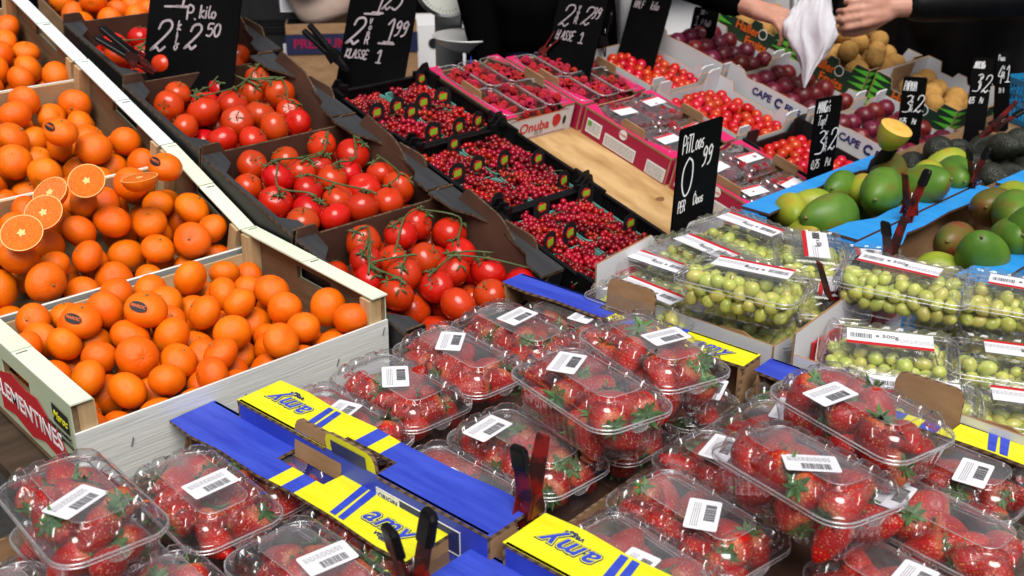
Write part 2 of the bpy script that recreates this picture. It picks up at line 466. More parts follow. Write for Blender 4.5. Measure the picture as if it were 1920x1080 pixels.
# ---------------------------------------------------------------- piling fruit
def pile(n, r0, r1, W, D, floor, seed, dome=0.0, iters=170, margin=0.0):
    """settle n balls of radius r0..r1 in a box W x D (centred) above floor; returns [(x, y, z, r)]"""
    g = np.random.RandomState(seed)
    r = g.uniform(r0, r1, n)
    hw, hd = W / 2 - margin, D / 2 - margin
    H0 = n * (2 * r.mean()) ** 3 / .62 / (W * D)
    P = np.stack([g.uniform(-hw + r0, hw - r0, n), g.uniform(-hd + r0, hd - r0, n), floor + r0 + g.uniform(0, 1, n) * H0 * 1.15], 1)
    for it in range(iters):
        k = 1 - it / iters
        P[:, 2] -= (.12 * k + .015) * r
        if dome: P[:, :2] *= (1 - .002 * k * dome)
        for _ in range(2):
            d = P[:, None, :] - P[None, :, :]
            L = np.sqrt((d ** 2).sum(2)) + np.eye(n) * 9 + 1e-9
            ov = np.maximum(0, (r[:, None] + r[None, :]) - L)
            P += (d / L[:, :, None] * ov[:, :, None] * .36).sum(1)
            P[:, 0] = np.clip(P[:, 0], -hw + r, hw - r); P[:, 1] = np.clip(P[:, 1], -hd + r, hd - r)
            P[:, 2] = np.maximum(P[:, 2], floor + r)
    return [(*P[i], r[i]) for i in range(n)]
def rrot(g): return (g.uniform(0, 2 * pi), g.uniform(0, 2 * pi), g.uniform(0, 2 * pi))
def upright(g, tilt=.7): return (g.gauss(0, tilt), g.gauss(0, tilt), g.uniform(0, 2 * pi))

ALPHA = math.atan(.27)
def rimZ(y): return .80 + .27 * (y - 1.25)
def slope_box(X0, X1, Y0, Y1, h, dz=0.0):
    """base-centre location, rotation, inner width/depth of a box standing on the sloping display"""
    yc = (Y0 + Y1) / 2
    z = rimZ(yc) + dz
    return ((X0 + X1) / 2, yc + h * sin(ALPHA), z - h * cos(ALPHA)), (ALPHA, 0, 0), X1 - X0, (Y1 - Y0) / cos(ALPHA)
# ================================================================ THE SETTING: ground, display table
g = MB(); g.box(-60, 60, -60, 60, -.05, 0)
setting('pavement', g.mesh('pavement', 'tarmac'))

T = thing('market_table', 'long plywood market table with a flat front and sloping back under all the crates', 'table', (1.3, 1.2, 0))
def slope_z(y): return rimZ(y) - .115
def table_part(name, mb, matn): ob(name, mb.mesh(name, matn), T)
m = MB(); m.prism([(.02, slope_z(1.22)), (.79, slope_z(1.99)), (.79, slope_z(1.99) - .02), (.02, slope_z(1.22) - .02)], (-.338, 0, 0), (0, 1, 0), (0, 0, 1), (1, 0, 0), 2.10); table_part('sloping_board', m, 'table_wood')
m = MB(); m.prism([(.79, slope_z(1.99)), (1.30, slope_z(2.50)), (1.30, slope_z(2.50) - .02), (.79, slope_z(1.99) - .02)], (-.338, 0, 0), (0, 1, 0), (0, 0, 1), (1, 0, 0), .40); table_part('tomato_board', m, 'table_wood')
m = MB(); m.prism([(-.02, slope_z(1.18) + .0255), (.78, slope_z(1.98) + .0255), (.78, slope_z(1.98) + .001), (-.02, slope_z(1.18) + .001)], (.022, 0, 0), (0, 1, 0), (0, 0, 1), (1, 0, 0), .278); table_part('riser_board', m, 'table_wood')
def crate_z(y): return .694 + .331 * (y - 1.715)
m = MB(); m.prism([(.525, crate_z(1.725)), (1.46, crate_z(2.66)), (1.46, crate_z(2.66) - .02), (.525, crate_z(1.725) - .02)], (-.9, 0, 0), (0, 1, 0), (0, 0, 1), (1, 0, 0), .556); table_part('crate_board', m, 'table_wood')
m = MB(); m.box(-.9, -.344, .03, .50, .678, .698); table_part('flat_board', m, 'table_wood')
m = MB(); m.box(-1.27, -.628, -1.05, .005, .652, .672); table_part('flat_board', m, 'table_wood')
m = MB(); m.box(-.626, 1.33, -1.05, .015, .678, .6985); table_part('flat_board', m, 'table_wood')
for x in (-1.1, -.2, 1.25):
    for y in (-.98, .0, .70):
        m = MB(); zt = .650 if x < -1 and y < .1 else (.676 if y < .1 else (slope_z(1.9) - .03 if x > -.3 else 0))
        if x < -1 and y >= 0: x2 = -.85
        else: x2 = x
        if x < -1 and y > .1: zt = crate_z(1.9) - .03
        if x < -1 and y == 0: y, zt = .06, .676
        m.box(x2 - .025, x2 + .025, y - .025, y + .025, 0, zt); table_part('leg', m, 'table_wood')
for y in (1.38,):
    for x in (-.86, -.40): m = MB(); m.box(x - .025, x + .025, y - .025, y + .025, 0, crate_z(1.2 + y) - .03); table_part('leg', m, 'table_wood')
m = MB(); m.box(1.65, 1.70, .66, .71, 0, slope_z(1.88) - .03); table_part('leg', m, 'table_wood')
# the bare sheet of plywood showing in the gap between the boxes, with knots
P = thing('plywood_sheet', 'bare knotty plywood sheet showing between the currant boxes and the pink boxes', 'board', (1.71, 1.575, rimZ(1.575) - .0695), (ALPHA, 0, 0))
m = MB(); m.box(-.107, 1.33, -.40, .415, -.040, 0)
ob('board', m.mesh('board', 'plywood'), P)
m = MB(); m.prism([(.012 * cos(a) * (1 + .2 * sin(3 * a)), .008 * sin(a)) for a in [2 * pi * k / 18 for k in range(18)]], (.070, -.17, 0), (1, 0, 0), (0, 1, 0), (0, 0, 1), .0006)
ob('knot', m.mesh('knot', 'knot'), P)

# ================================================================ BOXES
def wall_pts(top, L):
    return [(0, 0), (L, 0)] + [(f * L, z) for f, z in reversed(top)]
def smooth_top(pts, n=5):
    """round off an outline given as (fraction, height)"""
    out = []
    for i in range(len(pts) - 1):
        (a, b), (c, d) = pts[i], pts[i + 1]
        for k in range(n):
            t = k / n; s = t * t * (3 - 2 * t)
            out.append((a + (c - a) * t, b + (d - b) * s))
    out.append(pts[-1]); return out
def card_box(t, W, D, h, outer, inner, front=None, back=None, left=None, right=None, th=.004, edge='corrugated', floor=None, inner_side=None):
    flat = [(0, h), (1, h)]
    mats = [outer, inner, edge]
    m = MB(); m.box(-W / 2 + th, W / 2 - th, -D / 2 + th, D / 2 - th, .002, .006); ob('base_panel', m.mesh('base_panel', floor or inner), t)
    m = MB(); m.prism(wall_pts(front or flat, W), (-W / 2, -D / 2 + th, 0), (1, 0, 0), (0, 0, 1), (0, -1, 0), th, 0, 2, 1); ob('front_panel', m.mesh('front_panel', mats), t)
    m = MB(); m.prism(wall_pts(back or flat, W), (W / 2, D / 2 - th, 0), (-1, 0, 0), (0, 0, 1), (0, 1, 0), th, 0, 2, 1); ob('back_panel', m.mesh('back_panel', mats), t)
    L = D - 2 * th
    m = MB(); m.prism(wall_pts(left or flat, L), (-W / 2 + th, D / 2 - th, 0), (0, -1, 0), (0, 0, 1), (-1, 0, 0), th, 0, 2, 1); ob('side_panel', m.mesh('side_panel', mats), t)
    m = MB(); m.prism(wall_pts(right or flat, L), (W / 2 - th, -D / 2 + th, 0), (0, 1, 0), (0, 0, 1), (1, 0, 0), th, 0, 2, 1); ob('side_panel', m.mesh('side_panel', mats), t)
def ledge(t, W, D, z, side, prof, bands, th=.005, name='ledge', edge='corrugated', hole=None):
    """folded card rim on the left (-1) or right (+1) side; prof = [(y, width)], bands = [(y limits, material)] front to back"""
    mats = [b[2] for b in bands] + [edge, 'cardboard']
    m = MB(); ne = len(bands)
    ys = [p[0] for p in prof]; ws = [p[1] for p in prof]
    for k, (a, b, _mn) in enumerate(bands):
        hy = [] if not hole else [q * hole[0] + e for q in (-1, 1) for e in (-.001, .001)]
        yy = sorted(set([a, b] + [y for y in list(ys) + hy if a < y < b]))
        xo = side * W / 2
        pts = [(xo - side * (hole[1] if hole and abs(y) < hole[0] else 0), y) for y in yy] + [(xo - side * float(np.interp(y, ys, ws)), y) for y in reversed(yy)]
        if side > 0: pts = pts[::-1]
        pts = [(p[0], p[1]) for p in pts]
        m.prism(pts[::-1], (0, 0, z - th), (1, 0, 0), (0, 1, 0), (0, 0, 1), th, k, ne, ne + 1)
    ob(name, m.mesh(name, mats), t)

# ---------------------------------------------------------------- clementine crates
CX0, CX1 = .447, .957
crates = []
def clem_crate(y0, z0, y1, z1, label, h=.145, boards=.103):
    W = CX1 - CX0; D = sqrt((y1 - y0) ** 2 + (z1 - z0) ** 2); al = atan2(z1 - z0, y1 - y0)
    yc, zc = (y0 + y1) / 2, (z0 + z1) / 2
    t = thing('wooden_crate', label, 'crate', ((CX0 + CX1) / 2, yc + h * sin(al), zc - h * cos(al)), (al, 0, 0), 'wooden clementine crates')
    th = .009
    m = MB(); m.box(-W / 2 + .01, W / 2 - .01, -D / 2 + .004, D / 2 - .004, 0, .006); ob('base_board', m.mesh('base_board', 'wood'), t)
    for s, nm in ((-1, 'front_board'), (1, 'back_board')):
        m = MB(); y = s * D / 2
        m.box(-W / 2 + .001, W / 2 - .001, min(y, y - s * .004), max(y, y - s * .004), .004, boards)
        o = ob(nm, m.mesh(nm, 'wood_pale' if s < 0 else 'wood'), t)
        for x in (-.36, -.02, .30, .475):
            mm = MB(); 
            for dz in ((.55,) if abs(x) < .4 else (.35, .78)):
                mm.tube([(x * W, y + s * .0012, boards * dz), (x * W + .004, y + s * .0012, boards * dz + .012)], .0009, 5)
            ob('staple', mm.mesh('staple', 'steel_dull'), o)
    for s in (-1, 1):
        x = s * W / 2
        m = MB()
        L = D - .010; zt = h - .002
        # end board with a hand hole: four pieces round the slot
        xa, xb = sorted((x - s * .003, x - s * .010))
        hz0, hz1, hy = h * .66, h * .83, .05
        m.box(xa, xb, -L / 2, L / 2, .006, hz0); m.box(xa, xb, -L / 2, L / 2, hz1, zt)
        m.box(xa, xb, -L / 2, -hy, hz0, hz1); m.box(xa, xb, hy, L / 2, hz0, hz1)
        ob('end_board', m.mesh('end_board', 'wood_dark'), t)
        # printed paper wrap outside and over the top
        m = MB(); xo, xi = sorted((x - s * .0005, x - s * .0028)); 
        for (a, b, c, d) in ((-L / 2, L / 2, .02, hz0), (-L / 2, L / 2, hz1, zt + .002), (-L / 2, -hy, hz0, hz1), (hy, L / 2, hz0, hz1)):
            m.box(xo, xi, a, b, c, d)
        ob('paper_wrap', m.mesh('paper_wrap', 'paper_green'), t)
        for k in range(2):
            m = MB(); xa2, xb2 = sorted((x - s * .0004, x - s * .030))
            ya = -D / 2 + k * D / 2 + .0005; yb = ya + D / 2 - .0015
            m.box(xa2, xb2, ya, yb, zt + .0022, zt + .0045 + .0008 * k)
            c = ob('top_strip', m.mesh('top_strip', 'paper_cream' if y0 < 1.8 else 'paper_pale'), t)
            mm = MB(); mm.tube([(x - s * .004, yb - .009, zt + .0056), (x - s * .020, yb - .0085, zt + .0056)], .0008, 5)
            ob('staple', mm.mesh('staple', 'steel_dull'), c)
        for yy in (-1, 1):
            m = MB(); a, b = sorted((x - s * .0105, x - s * .034)); c, d = sorted((yy * (D / 2 - .0045), yy * (D / 2 - .028)))
            m.prism([(a, c), (b, c), (b, d), (a, d)], (0, 0, .006), (1, 0, 0), (0, 1, 0), (0, 0, 1), h - .009)
            ob('corner_post', m.mesh('corner_post', 'wood_end'), t)
    crates.append((t, W, D, h, boards))
    return t
c4 = clem_crate(1.287, .842, 1.670, .852, 'front wooden crate of clementines with a pale board facing the strawberries')
c3 = clem_crate(1.674, .852, 1.942, .949, 'second wooden crate from the front, with the cut clementine halves on top')
c2 = clem_crate(1.946, .949, 2.284, 1.057, 'third wooden clementine crate, behind the one with the cut halves')
c1 = clem_crate(2.288, 1.057, 2.62, 1.165, 'rearmost wooden clementine crate in the top left corner')
# printed paper on the outside of the front crate's near end
W4, D4 = CX1 - CX0, crates[0][2]
xf = -W4 / 2 - .0012
wrap = [o for o in c4.children if o.name.startswith('paper_wrap')][0]
def on_left(y, z): return (xf, y, z)
m = MB(); m.prism([(-.09, .075), (-.04, .092), (.0, .085), (.035, .09), (.055, .078), (.075, .066), (.09, .068), (.096, .052), (.115, .030), (.095, .036), (.085, .018), (.04, .024), (.0, .010), (-.05, .02), (-.09, .012)],
                  (xf, -.035, .018), (0, -1.15, 0), (0, 0, 1), (-1, 0, 0), .0006)
ob('red_leaf_print', m.mesh('red_leaf_print', 'red_print'), wrap)
lettering('CLEMENTINES', wrap, (xf - .0008, -.028, .068), (0, -1, 0), (-1, 0, 0), .038, 'white_print', bold=.01)
m = MB(); m.prism([(0, 0), (.048, -.002), (.048, .026), (0, .028)], (xf, -D4 / 2 + .062, .098), (0, -1, 0), (0, 0, 1), (-1, 0, 0), .0006); ob('black_diamond_print', m.mesh('black_diamond_print', 'black_print'), wrap)
lettering('Maroc', wrap, (xf - .0008, -D4 / 2 + .038, .111), (0, -1, 0), (-1, 0, 0), .017, 'yellow_card', bold=.02, shear=.3)
lettering('PRODUIT DU MAROC', wrap, (xf - .0004, -D4 / 2 + .052, .088), (0, -1, 0), (-1, 0, 0), .0085, 'black_print')
lettering('PRODUCT OF MOROCCO', wrap, (xf - .0004, -D4 / 2 + .058, .078), (0, -1, 0), (-1, 0, 0), .0085, 'black_print')

# ---------------------------------------------------------------- clementines
def tang_mesh(seed, sq):
    g = random.Random(seed); ph = [g.uniform(0, 6) for _ in range(4)]; k = g.choice((9, 10, 11))
    def fn(q):
        t = math.acos(max(-1, min(1, q.z))); a = atan2(q.y, q.x)
        r = 1 - .10 * math.exp(-(t / .16) ** 2) - .05 * math.exp(-((pi - t) / .2) ** 2)
        r += .018 * sin(k * a + ph[0]) * math.exp(-((t - .32) / .22) ** 2)
        r += .022 * sin(2 * a + ph[1]) * sin(t) + .015 * sin(3 * a + ph[2]) * sin(t) ** 2
        return Vector((q.x * r, q.y * r, q.z * r * sq))
    return MB().ball((0, 0, 0), 1, 28, 20, fn=fn).mesh('clementine', 'tangerine', True)
TANG = [tang_mesh(i, s) for i, s in enumerate((.84, .80, .88, .77, .86))]
m = MB(); m.lathe([(.0, .05), (.05, .05), (.075, .02), (.06, -.03)], 8); m.tube([(0, 0, .03), (.01, 0, .09)], .04, 6)
TSTEM = m.mesh('stem_button', 'stem_green', True)
m = MB(); m.prism([(.42 * cos(a), .24 * sin(a)) for a in [2 * pi * k / 20 for k in range(20)]], (0, 0, 0), (1, 0, 0), (0, 1, 0), (0, 0, 1), .012)
TSTICK = m.mesh('oval_sticker', 'black_print')
def place_in(t, p, rot=(0, 0, 0)):
    M0 = mtx(t); w = M0 @ Vector(p)
    r = (M0.to_3x3() @ Euler(rot).to_matrix()).to_euler()
    return w, r
def clementine(loc, r, rot, label, gi, grp, sticker=None):
    o = single('clementine', TANG[gi % 5], label, 'clementine', loc, rot, r, grp)
    ob('stem_button', TSTEM, o, (0, 0, .74), scale=1.0)
    if sticker:
        d = Vector(sticker).normalized()
        e = ob('oval_sticker', TSTICK, o, tuple(d * .975), d.to_track_quat('Z', 'Y').to_euler())
        ob('lettering', text_mesh('MAROC', .2, 'orange_print', bold=.03), e, (0, .02, .014))
    return o
fills = [(c4, 122, .070, 'whole clementine in the front wooden crate', 'clementines in the front crate', -.26, 6),
         (c3, 92, .060, 'whole clementine in the crate that holds the cut halves', 'clementines in the second crate', -.26, 5),
         (c2, 100, .070, 'whole clementine in the third wooden crate from the front', 'clementines in the third crate', -.26, 3),
         (c1, 76, .090, 'whole clementine in the rearmost wooden crate', 'clementines in the rearmost crate', -.26, 8)]
for (t, n, topz, lab, grp, x0, seed), (tt, W, D, h, bd) in zip(fills, crates):
    gg = random.Random(seed); R0, R1 = .0275, .0340
    pts = pile(n, R0, R1, W - .032, D - .014, topz - (.088 if n > 60 else .066), seed, dome=.3)
    if t is c4: pts = pile(150, .0248, .0312, W - .032, D - .014, topz - .084, seed, dome=.2)
    def hidden(p):
        return sum(1 for q in pts if q[2] > p[2] + .45 * p[3] and (q[0] - p[0]) ** 2 + (q[1] - p[1]) ** 2 < (1.45 * p[3]) ** 2) >= 3
    for i, (x, y, z, r) in enumerate(pts):
        if hidden((x, y, z, r)): continue
        w, rot = place_in(t, (x, y, z), upright(gg, 1.0))
        clementine(w, r, rot, lab, i, grp)
# four with a black oval sticker turned to the customer
SV = Vector((-.62, -.6, .55))
for (p, r, lab) in (((.655, 1.492, .845), .033, 'clementine with a black oval sticker at the centre of the front crate'),
                    ((.572, 1.535, .838), .031, 'clementine with a small black sticker near its top, left in the front crate'),
                    ((.885, 1.845, .940), .031, 'clementine with a black sticker in the back right corner of the crate of halves'),
                    ((.775, 2.02, .990), .031, 'clementine with a black sticker low at the front of the third crate')):
    w = Vector(p); o = clementine(w, r, (.2, .1, 0), lab, 1, None)
    q = o.rotation_euler.to_matrix().inverted() @ (SV if p[1] < 1.8 else Vector((-.75, -.3, .6)))
    o2 = ob('oval_sticker', TSTICK, o, tuple(q.normalized() * .97), q.to_track_quat('Z', 'Y').to_euler())
    ob('lettering', text_mesh('MAROC', .2, 'orange_print', bold=.03), o2, (0, .02, .014))
# cut halves
def half_mesh():
    m = MB(); n = 28; rings = []
    for j in range(9):
        t = pi / 2 * j / 8
        rings.append([(sin(t + 1e-3) * cos(2 * pi * k / n), sin(t + 1e-3) * sin(2 * pi * k / n), -cos(t) * .8) for k in range(n)])
    m.rings(rings); return m.mesh('peel', 'tangerine', True)
HP = half_mesh()
def flesh_mesh():
    m = MB(); n = 60; k = 10
    rr = []
    for f, z in ((.965, .002), (.93, .012), (.6, .02), (.25, .016), (.12, .004)):
        rr.append([(f * cos(2 * pi * i / n), f * sin(2 * pi * i / n), z - .012 * (abs(cos(k / 2 * 2 * pi * i / n)) > .965 and .15 < f < .9)) for i in range(n)])
    m.rings(rr); return m.mesh('flesh', 'tangerine_flesh', True)
HF = flesh_mesh()
m = MB(); m.lathe([(1.0, 0), (.985, .010), (.955, .004)], 28); HR = m.mesh('rind', 'tangerine_pith', True)
m = MB(); m.prism([((.13 + .05 * (i % 3)) * cos(2 * pi * i / 15), (.13 + .05 * (i % 3)) * sin(2 * pi * i / 15)) for i in range(15)], (0, 0, .004), (1, 0, 0), (0, 1, 0), (0, 0, 1), .012); HC = m.mesh('core', 'tangerine_pith')
for (p, nrm, r, lab) in (((.728, 1.822, .955), (-.45, -.6, .66), .0315, 'cut clementine half, the highest facing front beside the crate wall'),
                         ((.802, 1.776, .955), (-.05, .1, 1), .0315, 'cut clementine half lying flat, seen from the side'),
                         ((.668, 1.835, .945), (-.55, -.28, .78), .0315, 'cut clementine half tilted to the right, second in the row of halves'),
                         ((.634, 1.786, .930), (-.5, -.5, .7), .032, 'cut clementine half below the second one, overlapping it'),
                         ((.578, 1.738, .922), (-.35, -.55, .75), .033, 'cut clementine half lowest and farthest left of the halves')):
    t = single('cut_clementine', HP, lab, 'cut fruit', p, Vector(nrm).to_track_quat('Z', 'Y').to_euler(), r, 'cut clementine halves')
    ob('flesh', HF, t); ob('rind', HR, t); ob('core', HC, t)

# ---------------------------------------------------------------- black tomato boxes
def tomato_box(X0, X1, Y0, Y1, label, h=.115):
    loc, rot, W, D = slope_box(X0, X1, Y0, Y1, h)
    t = thing('tomato_box', label, 'box', loc, rot, 'black cardboard tomato boxes')
    fr = smooth_top([(0, h - .006), (.10, h - .006), (.13, h * .62), (.87, h * .62), (.90, h - .006), (1, h - .006)], 4)
    bk = smooth_top([(0, h + .004), (.10, h + .004), (.14, h - .018), (.86, h - .018), (.90, h + .004), (1, h + .004)], 4)
    sd = smooth_top([(0, h - .006), (.18, h - .006), (.26, h + .018), (.5, h + .012), (.62, h - .03), (.8, h - .03), (1, h - .006)], 5)
    card_box(t, W, D, h, 'black_card', 'cardboard_dark', front=fr, back=bk, left=[(0, h - .022), (1, h - .022)], right=sd[::1], edge='corrugated_dim')
    for s in (-1, 1):
        if s < 0:
            ledge(t, W + .001, D, h - .016, s, [(-D / 2, .040), (-D * .38, .036), (-D * .30, .010), (D * .25, .008), (D * .34, .034), (D / 2, .040)], [(-D / 2, D / 2, 'grey_card')], edge='corrugated_dim'); continue
        ledge(t, W + .001, D, h, s, [(-D / 2, .055), (-D * .36, .052), (-D * .28, .030), (-D * .12, .022), (D * .05, .018), (D * .18, .030), (D * .28, .052), (D / 2, .058)], [(-D / 2, D / 2, 'grey_card')], edge='corrugated_dim')
        # inner sloping panel
        m = MB(); x = s * (W / 2 - .020)
        top = smooth_top([(0, h * .55), (.12, h * .6), (.25, h * .86), (.55, h + .020), (.8, h + .026), (.9, h * .9), (1, h * .85)], 5)
        L = D - .012
        m.prism(wall_pts(top, L), (x, -L / 2, .006), (0, 1, 0), (0, 0, 1), (s, 0, 0), .004, 0, 1, 0)
        ob('inner_flap', m.mesh('inner_flap', ['cardboard_dark', 'corrugated_dim']), t)
    return t, W, D, h
tb3 = tomato_box(.962, 1.312, 1.245, 1.545, 'front black box of vine tomatoes beside the clementine crate')
tb2 = tomato_box(.962, 1.312, 1.552, 1.848, 'middle black box of vine tomatoes')
tb1 = tomato_box(.965, 1.315, 1.856, 2.150, 'third black box of vine tomatoes, in front of the two kilo sign')
tb0 = tomato_box(.985, 1.345, 2.160, 2.450, 'rear black box of vine tomatoes behind the two kilo sign')

def tomato_mesh(seed):
    g = random.Random(seed); ph = [g.uniform(0, 6) for _ in range(3)]
    def fn(q):
        t = math.acos(max(-1, min(1, q.z))); a = atan2(q.y, q.x)
        r = 1 - .16 * math.exp(-(t / .3) ** 2) + .018 * cos(5 * a + ph[0]) * sin(t) ** 2 * (1 if q.z > 0 else .4) + .015 * sin(2 * a + ph[1]) * sin(t)
        return Vector((q.x * r, q.y * r, q.z * r * .87))
    return MB().ball((0, 0, 0), 1, 28, 18, fn=fn).mesh('tomato', 'tomato', True)
TOM = [tomato_mesh(i) for i in range(4)]
def calyx_mesh(seed):
    g = random.Random(seed); m = MB()
    for k in range(5):
        a = 2 * pi * k / 5 + g.uniform(-.2, .2); L = g.uniform(.42, .62); up = g.uniform(.05, .28)
        c, s = cos(a), sin(a)
        pts = []
        for f, w in ((0, .05), (.3, .085), (.65, .06), (1, .008)):
            z = up * f * f + .03 * sin(f * 3) ; r = L * f
            pts.append((Vector((c * r, s * r, z)), w))
        vs = []
        for p, w in pts:
            n = Vector((-s, c, 0)) * w
            vs += [tuple(p - n), tuple(p + Vector((0, 0, .035))), tuple(p + n)]
        fs = []
        for i in range(3):
            fs += [(3 * i, 3 * i + 1, 3 * i + 4, 3 * i + 3), (3 * i + 1, 3 * i + 2, 3 * i + 5, 3 * i + 4)]
        m.add(vs, fs)
    m.tube([(0, 0, 0), (.02, 0, .14), (.07, .02, .30)], [.06, .05, .055], 6)
    return m.mesh('calyx', 'vine_green', True)
CAL = [calyx_mesh(i) for i in range(3)]
def fill_tomatoes(bx, n, seed, top, lab, grp, chains):
    t, W, D, h = bx; gg = random.Random(seed)
    pts = pile(n, .0275, .0345, W - .052, D - .016, top - .083, seed, dome=.35)
    zm = sorted(p[2] for p in pts)[int(.8 * len(pts))]
    pts = [p for p in pts if p[2] < zm + .022]
    tops = []
    for i, (x, y, z, r) in enumerate(pts):
        buried = any((x - a) ** 2 + (y - b) ** 2 < (.8 * (r + q)) ** 2 and c > z + .5 * r for a, b, c, q in pts)
        tl = upright(gg, .55)
        w, rot = place_in(t, (x, y, z), tl)
        o = single('tomato', TOM[i % 4], lab, 'tomato', w, rot, r, grp)
        if gg.random() < (.78 if not buried else .15): ob('calyx', CAL[i % 3], o, (0, 0, .70), (0, 0, gg.uniform(0, 6)), .85)
        if not buried: tops.append((Vector((x, y, z)), r))
    M0 = mtx(t)
    for ci in range(chains):
        a = gg.choice(tops); ch = [a]; left = [q for q in tops if q is not a]
        d0 = Vector((gg.uniform(-1, 1), gg.uniform(-1, 1), 0)).normalized()
        while len(ch) < 3 and left:
            nx = min(left, key=lambda q: (q[0] - ch[-1][0]).length - .03 * (q[0] - ch[-1][0]).normalized().dot(d0))
            if (nx[0] - ch[-1][0]).length > .078: break
            ch.append(nx); left.remove(nx)
        if len(ch) < 3: continue
        m = MB(); path = []
        for q, r in ch:
            path.append(q + Vector((gg.uniform(-.012, .012), gg.uniform(-.008, .008), r + .004)))
        path.insert(0, path[0] + (path[0] - path[1]).normalized() * .018 + Vector((0, 0, -.004)))
        sm = []
        for i in range(len(path) - 1):
            p0 = path[max(i - 1, 0)]; p1 = path[i]; p2 = path[i + 1]; p3 = path[min(i + 2, len(path) - 1)]
            for k in range(5):
                u = k / 5
                sm.append(.5 * ((2 * p1) + (p2 - p0) * u + (2 * p0 - 5 * p1 + 4 * p2 - p3) * u * u + (3 * p1 - p0 - 3 * p2 + p3) * u ** 3))
        sm.append(path[-1])
        m.tube([M0 @ p for p in sm], [.0024 - .0009 * i / len(sm) for i in range(len(sm))], 7)
        for (q, r), p in zip(ch, path[1:]):
            off = Vector((gg.uniform(-1, 1), gg.uniform(-1, 1), 0)).normalized() * r * .55
            e = q + off + Vector((0, 0, r * .70)); mid = (p + e) / 2 + Vector((0, 0, .004))
            m.tube([M0 @ p, M0 @ mid, M0 @ e], [.0017, .0019, .0024], 6)
            m.ball(M0 @ mid, .0029, 7, 5)
            for k in range(5):
                aa = 2 * pi * k / 5 + gg.uniform(-.3, .3); dd = Vector((cos(aa), sin(aa), gg.uniform(-.5, .3))) * r * .48
                m.tube([M0 @ e, M0 @ (e + dd * .6 + Vector((0, 0, .003))), M0 @ (e + dd)], [.003, .0022, .0006], 5)
        tag(ob('tomato_vine', m.mesh('tomato_vine', 'vine_green', True)), 'green vine stem lying over the ' + lab.split(' in ', 1)[-1] if ' in ' in lab else lab, 'vine stem', 'vine stems on ' + grp)
fill_tomatoes(tb3, 44, 21, .078, 'ripe red tomato in the front black box', 'tomatoes of the front box', 10)
fill_tomatoes(tb2, 44, 25, .074, 'ripe red tomato in the middle black box', 'tomatoes of the middle box', 6)
fill_tomatoes(tb1, 44, 23, .076, 'ripe red tomato in the third black box', 'tomatoes of the third box', 4)
fill_tomatoes(tb0, 34, 24, .070, 'ripe red tomato in the rear black box', 'tomatoes of the rear box', 3)
# small open carton of clementines high up behind the tomato boxes
t = thing('fruit_carton', 'open brown carton of clementines high up behind the tomatoes', 'carton', (1.20, 2.66, 1.00), (.20, 0, -.1))
card_box(t, .30, .24, .10, 'cardboard', 'cardboard_dark')
for i, (x, y, z, r) in enumerate(pile(16, .030, .034, .28, .22, .062, 5)):
    w, rot = place_in(t, (x, y, z), (.3 * i, .5 * i, i)); clementine(w, r, rot, 'whole clementine in the brown carton behind the tomatoes', i, 'clementines in the brown carton')
# ================================================================ RED CURRANTS
def ico(seed=0):
    import bmesh
    b = bmesh.new(); bmesh.ops.create_icosphere(b, subdivisions=2, radius=1)
    v = [tuple(x.co) for x in b.verts]; f = [tuple(q.index for q in p.verts) for p in b.faces]; b.free()
    return v, f
ICO = ico()
def add_ico(m, c, r, mi=0):
    m.add([(c[0] + x * r, c[1] + y * r, c[2] + z * r) for x, y, z in ICO[0]], ICO[1], mi)
def currant_mesh(seed):
    g = random.Random(seed); m = MB(); L = .062
    pts = []
    for i in range(17):
        u = i / 16; x = (u - .5) * L; a = i * 2.4 + g.uniform(-.4, .4); rr = .0085 * (1 - .35 * u)
        c = Vector((x, cos(a) * rr, sin(a) * rr * .9)); pts.append(c)
    for it in range(25):
        for i in range(len(pts)):
            for j in range(i):
                d = pts[i] - pts[j]
                if d.length < .0114: d.normalize(); k = (.0114 - (pts[i] - pts[j]).length) * .5; pts[i] = pts[i] + d * k; pts[j] = pts[j] - d * k
    for c in pts: add_ico(m, c, g.uniform(.0052, .0062))
    return m.mesh('currant_string', 'currant' if seed % 4 else 'currant_dark', True)
CUR = [currant_mesh(i) for i in range(6)]
def cstem_mesh(seed):
    g = random.Random(seed); m = MB()
    m.tube([(-.038 - g.uniform(0, .012), g.uniform(-.01, .01), .012), (-.028, 0, .009), (0, 0, .0), (.028, 0, 0)], [.0009, .0008, .0007, .0004], 5)
    return m.mesh('stalk', 'vine_green', True)
CST = [cstem_mesh(i) for i in range(3)]
def punnet_mesh(w, d, hgt, matn, thick=.0015, flare=.006, R=.012, rim=.0022):
    m = MB()
    a = [rr_pts(w - 2 * flare, d - 2 * flare, R, .002), rr_pts(w, d, R, hgt), rr_pts(w + rim, d + rim, R, hgt), rr_pts(w + rim, d + rim, R, hgt + .001), rr_pts(w - 2 * thick, d - 2 * thick, R, hgt + .001), rr_pts(w - 2 * flare - 2 * thick, d - 2 * flare - 2 * thick, R, .0035)]
    m.rings(a, cap=True)
    m.add(a[0], [tuple(range(len(a[0]) - 1, -1, -1))])
    return m.mesh('tray', matn, False)
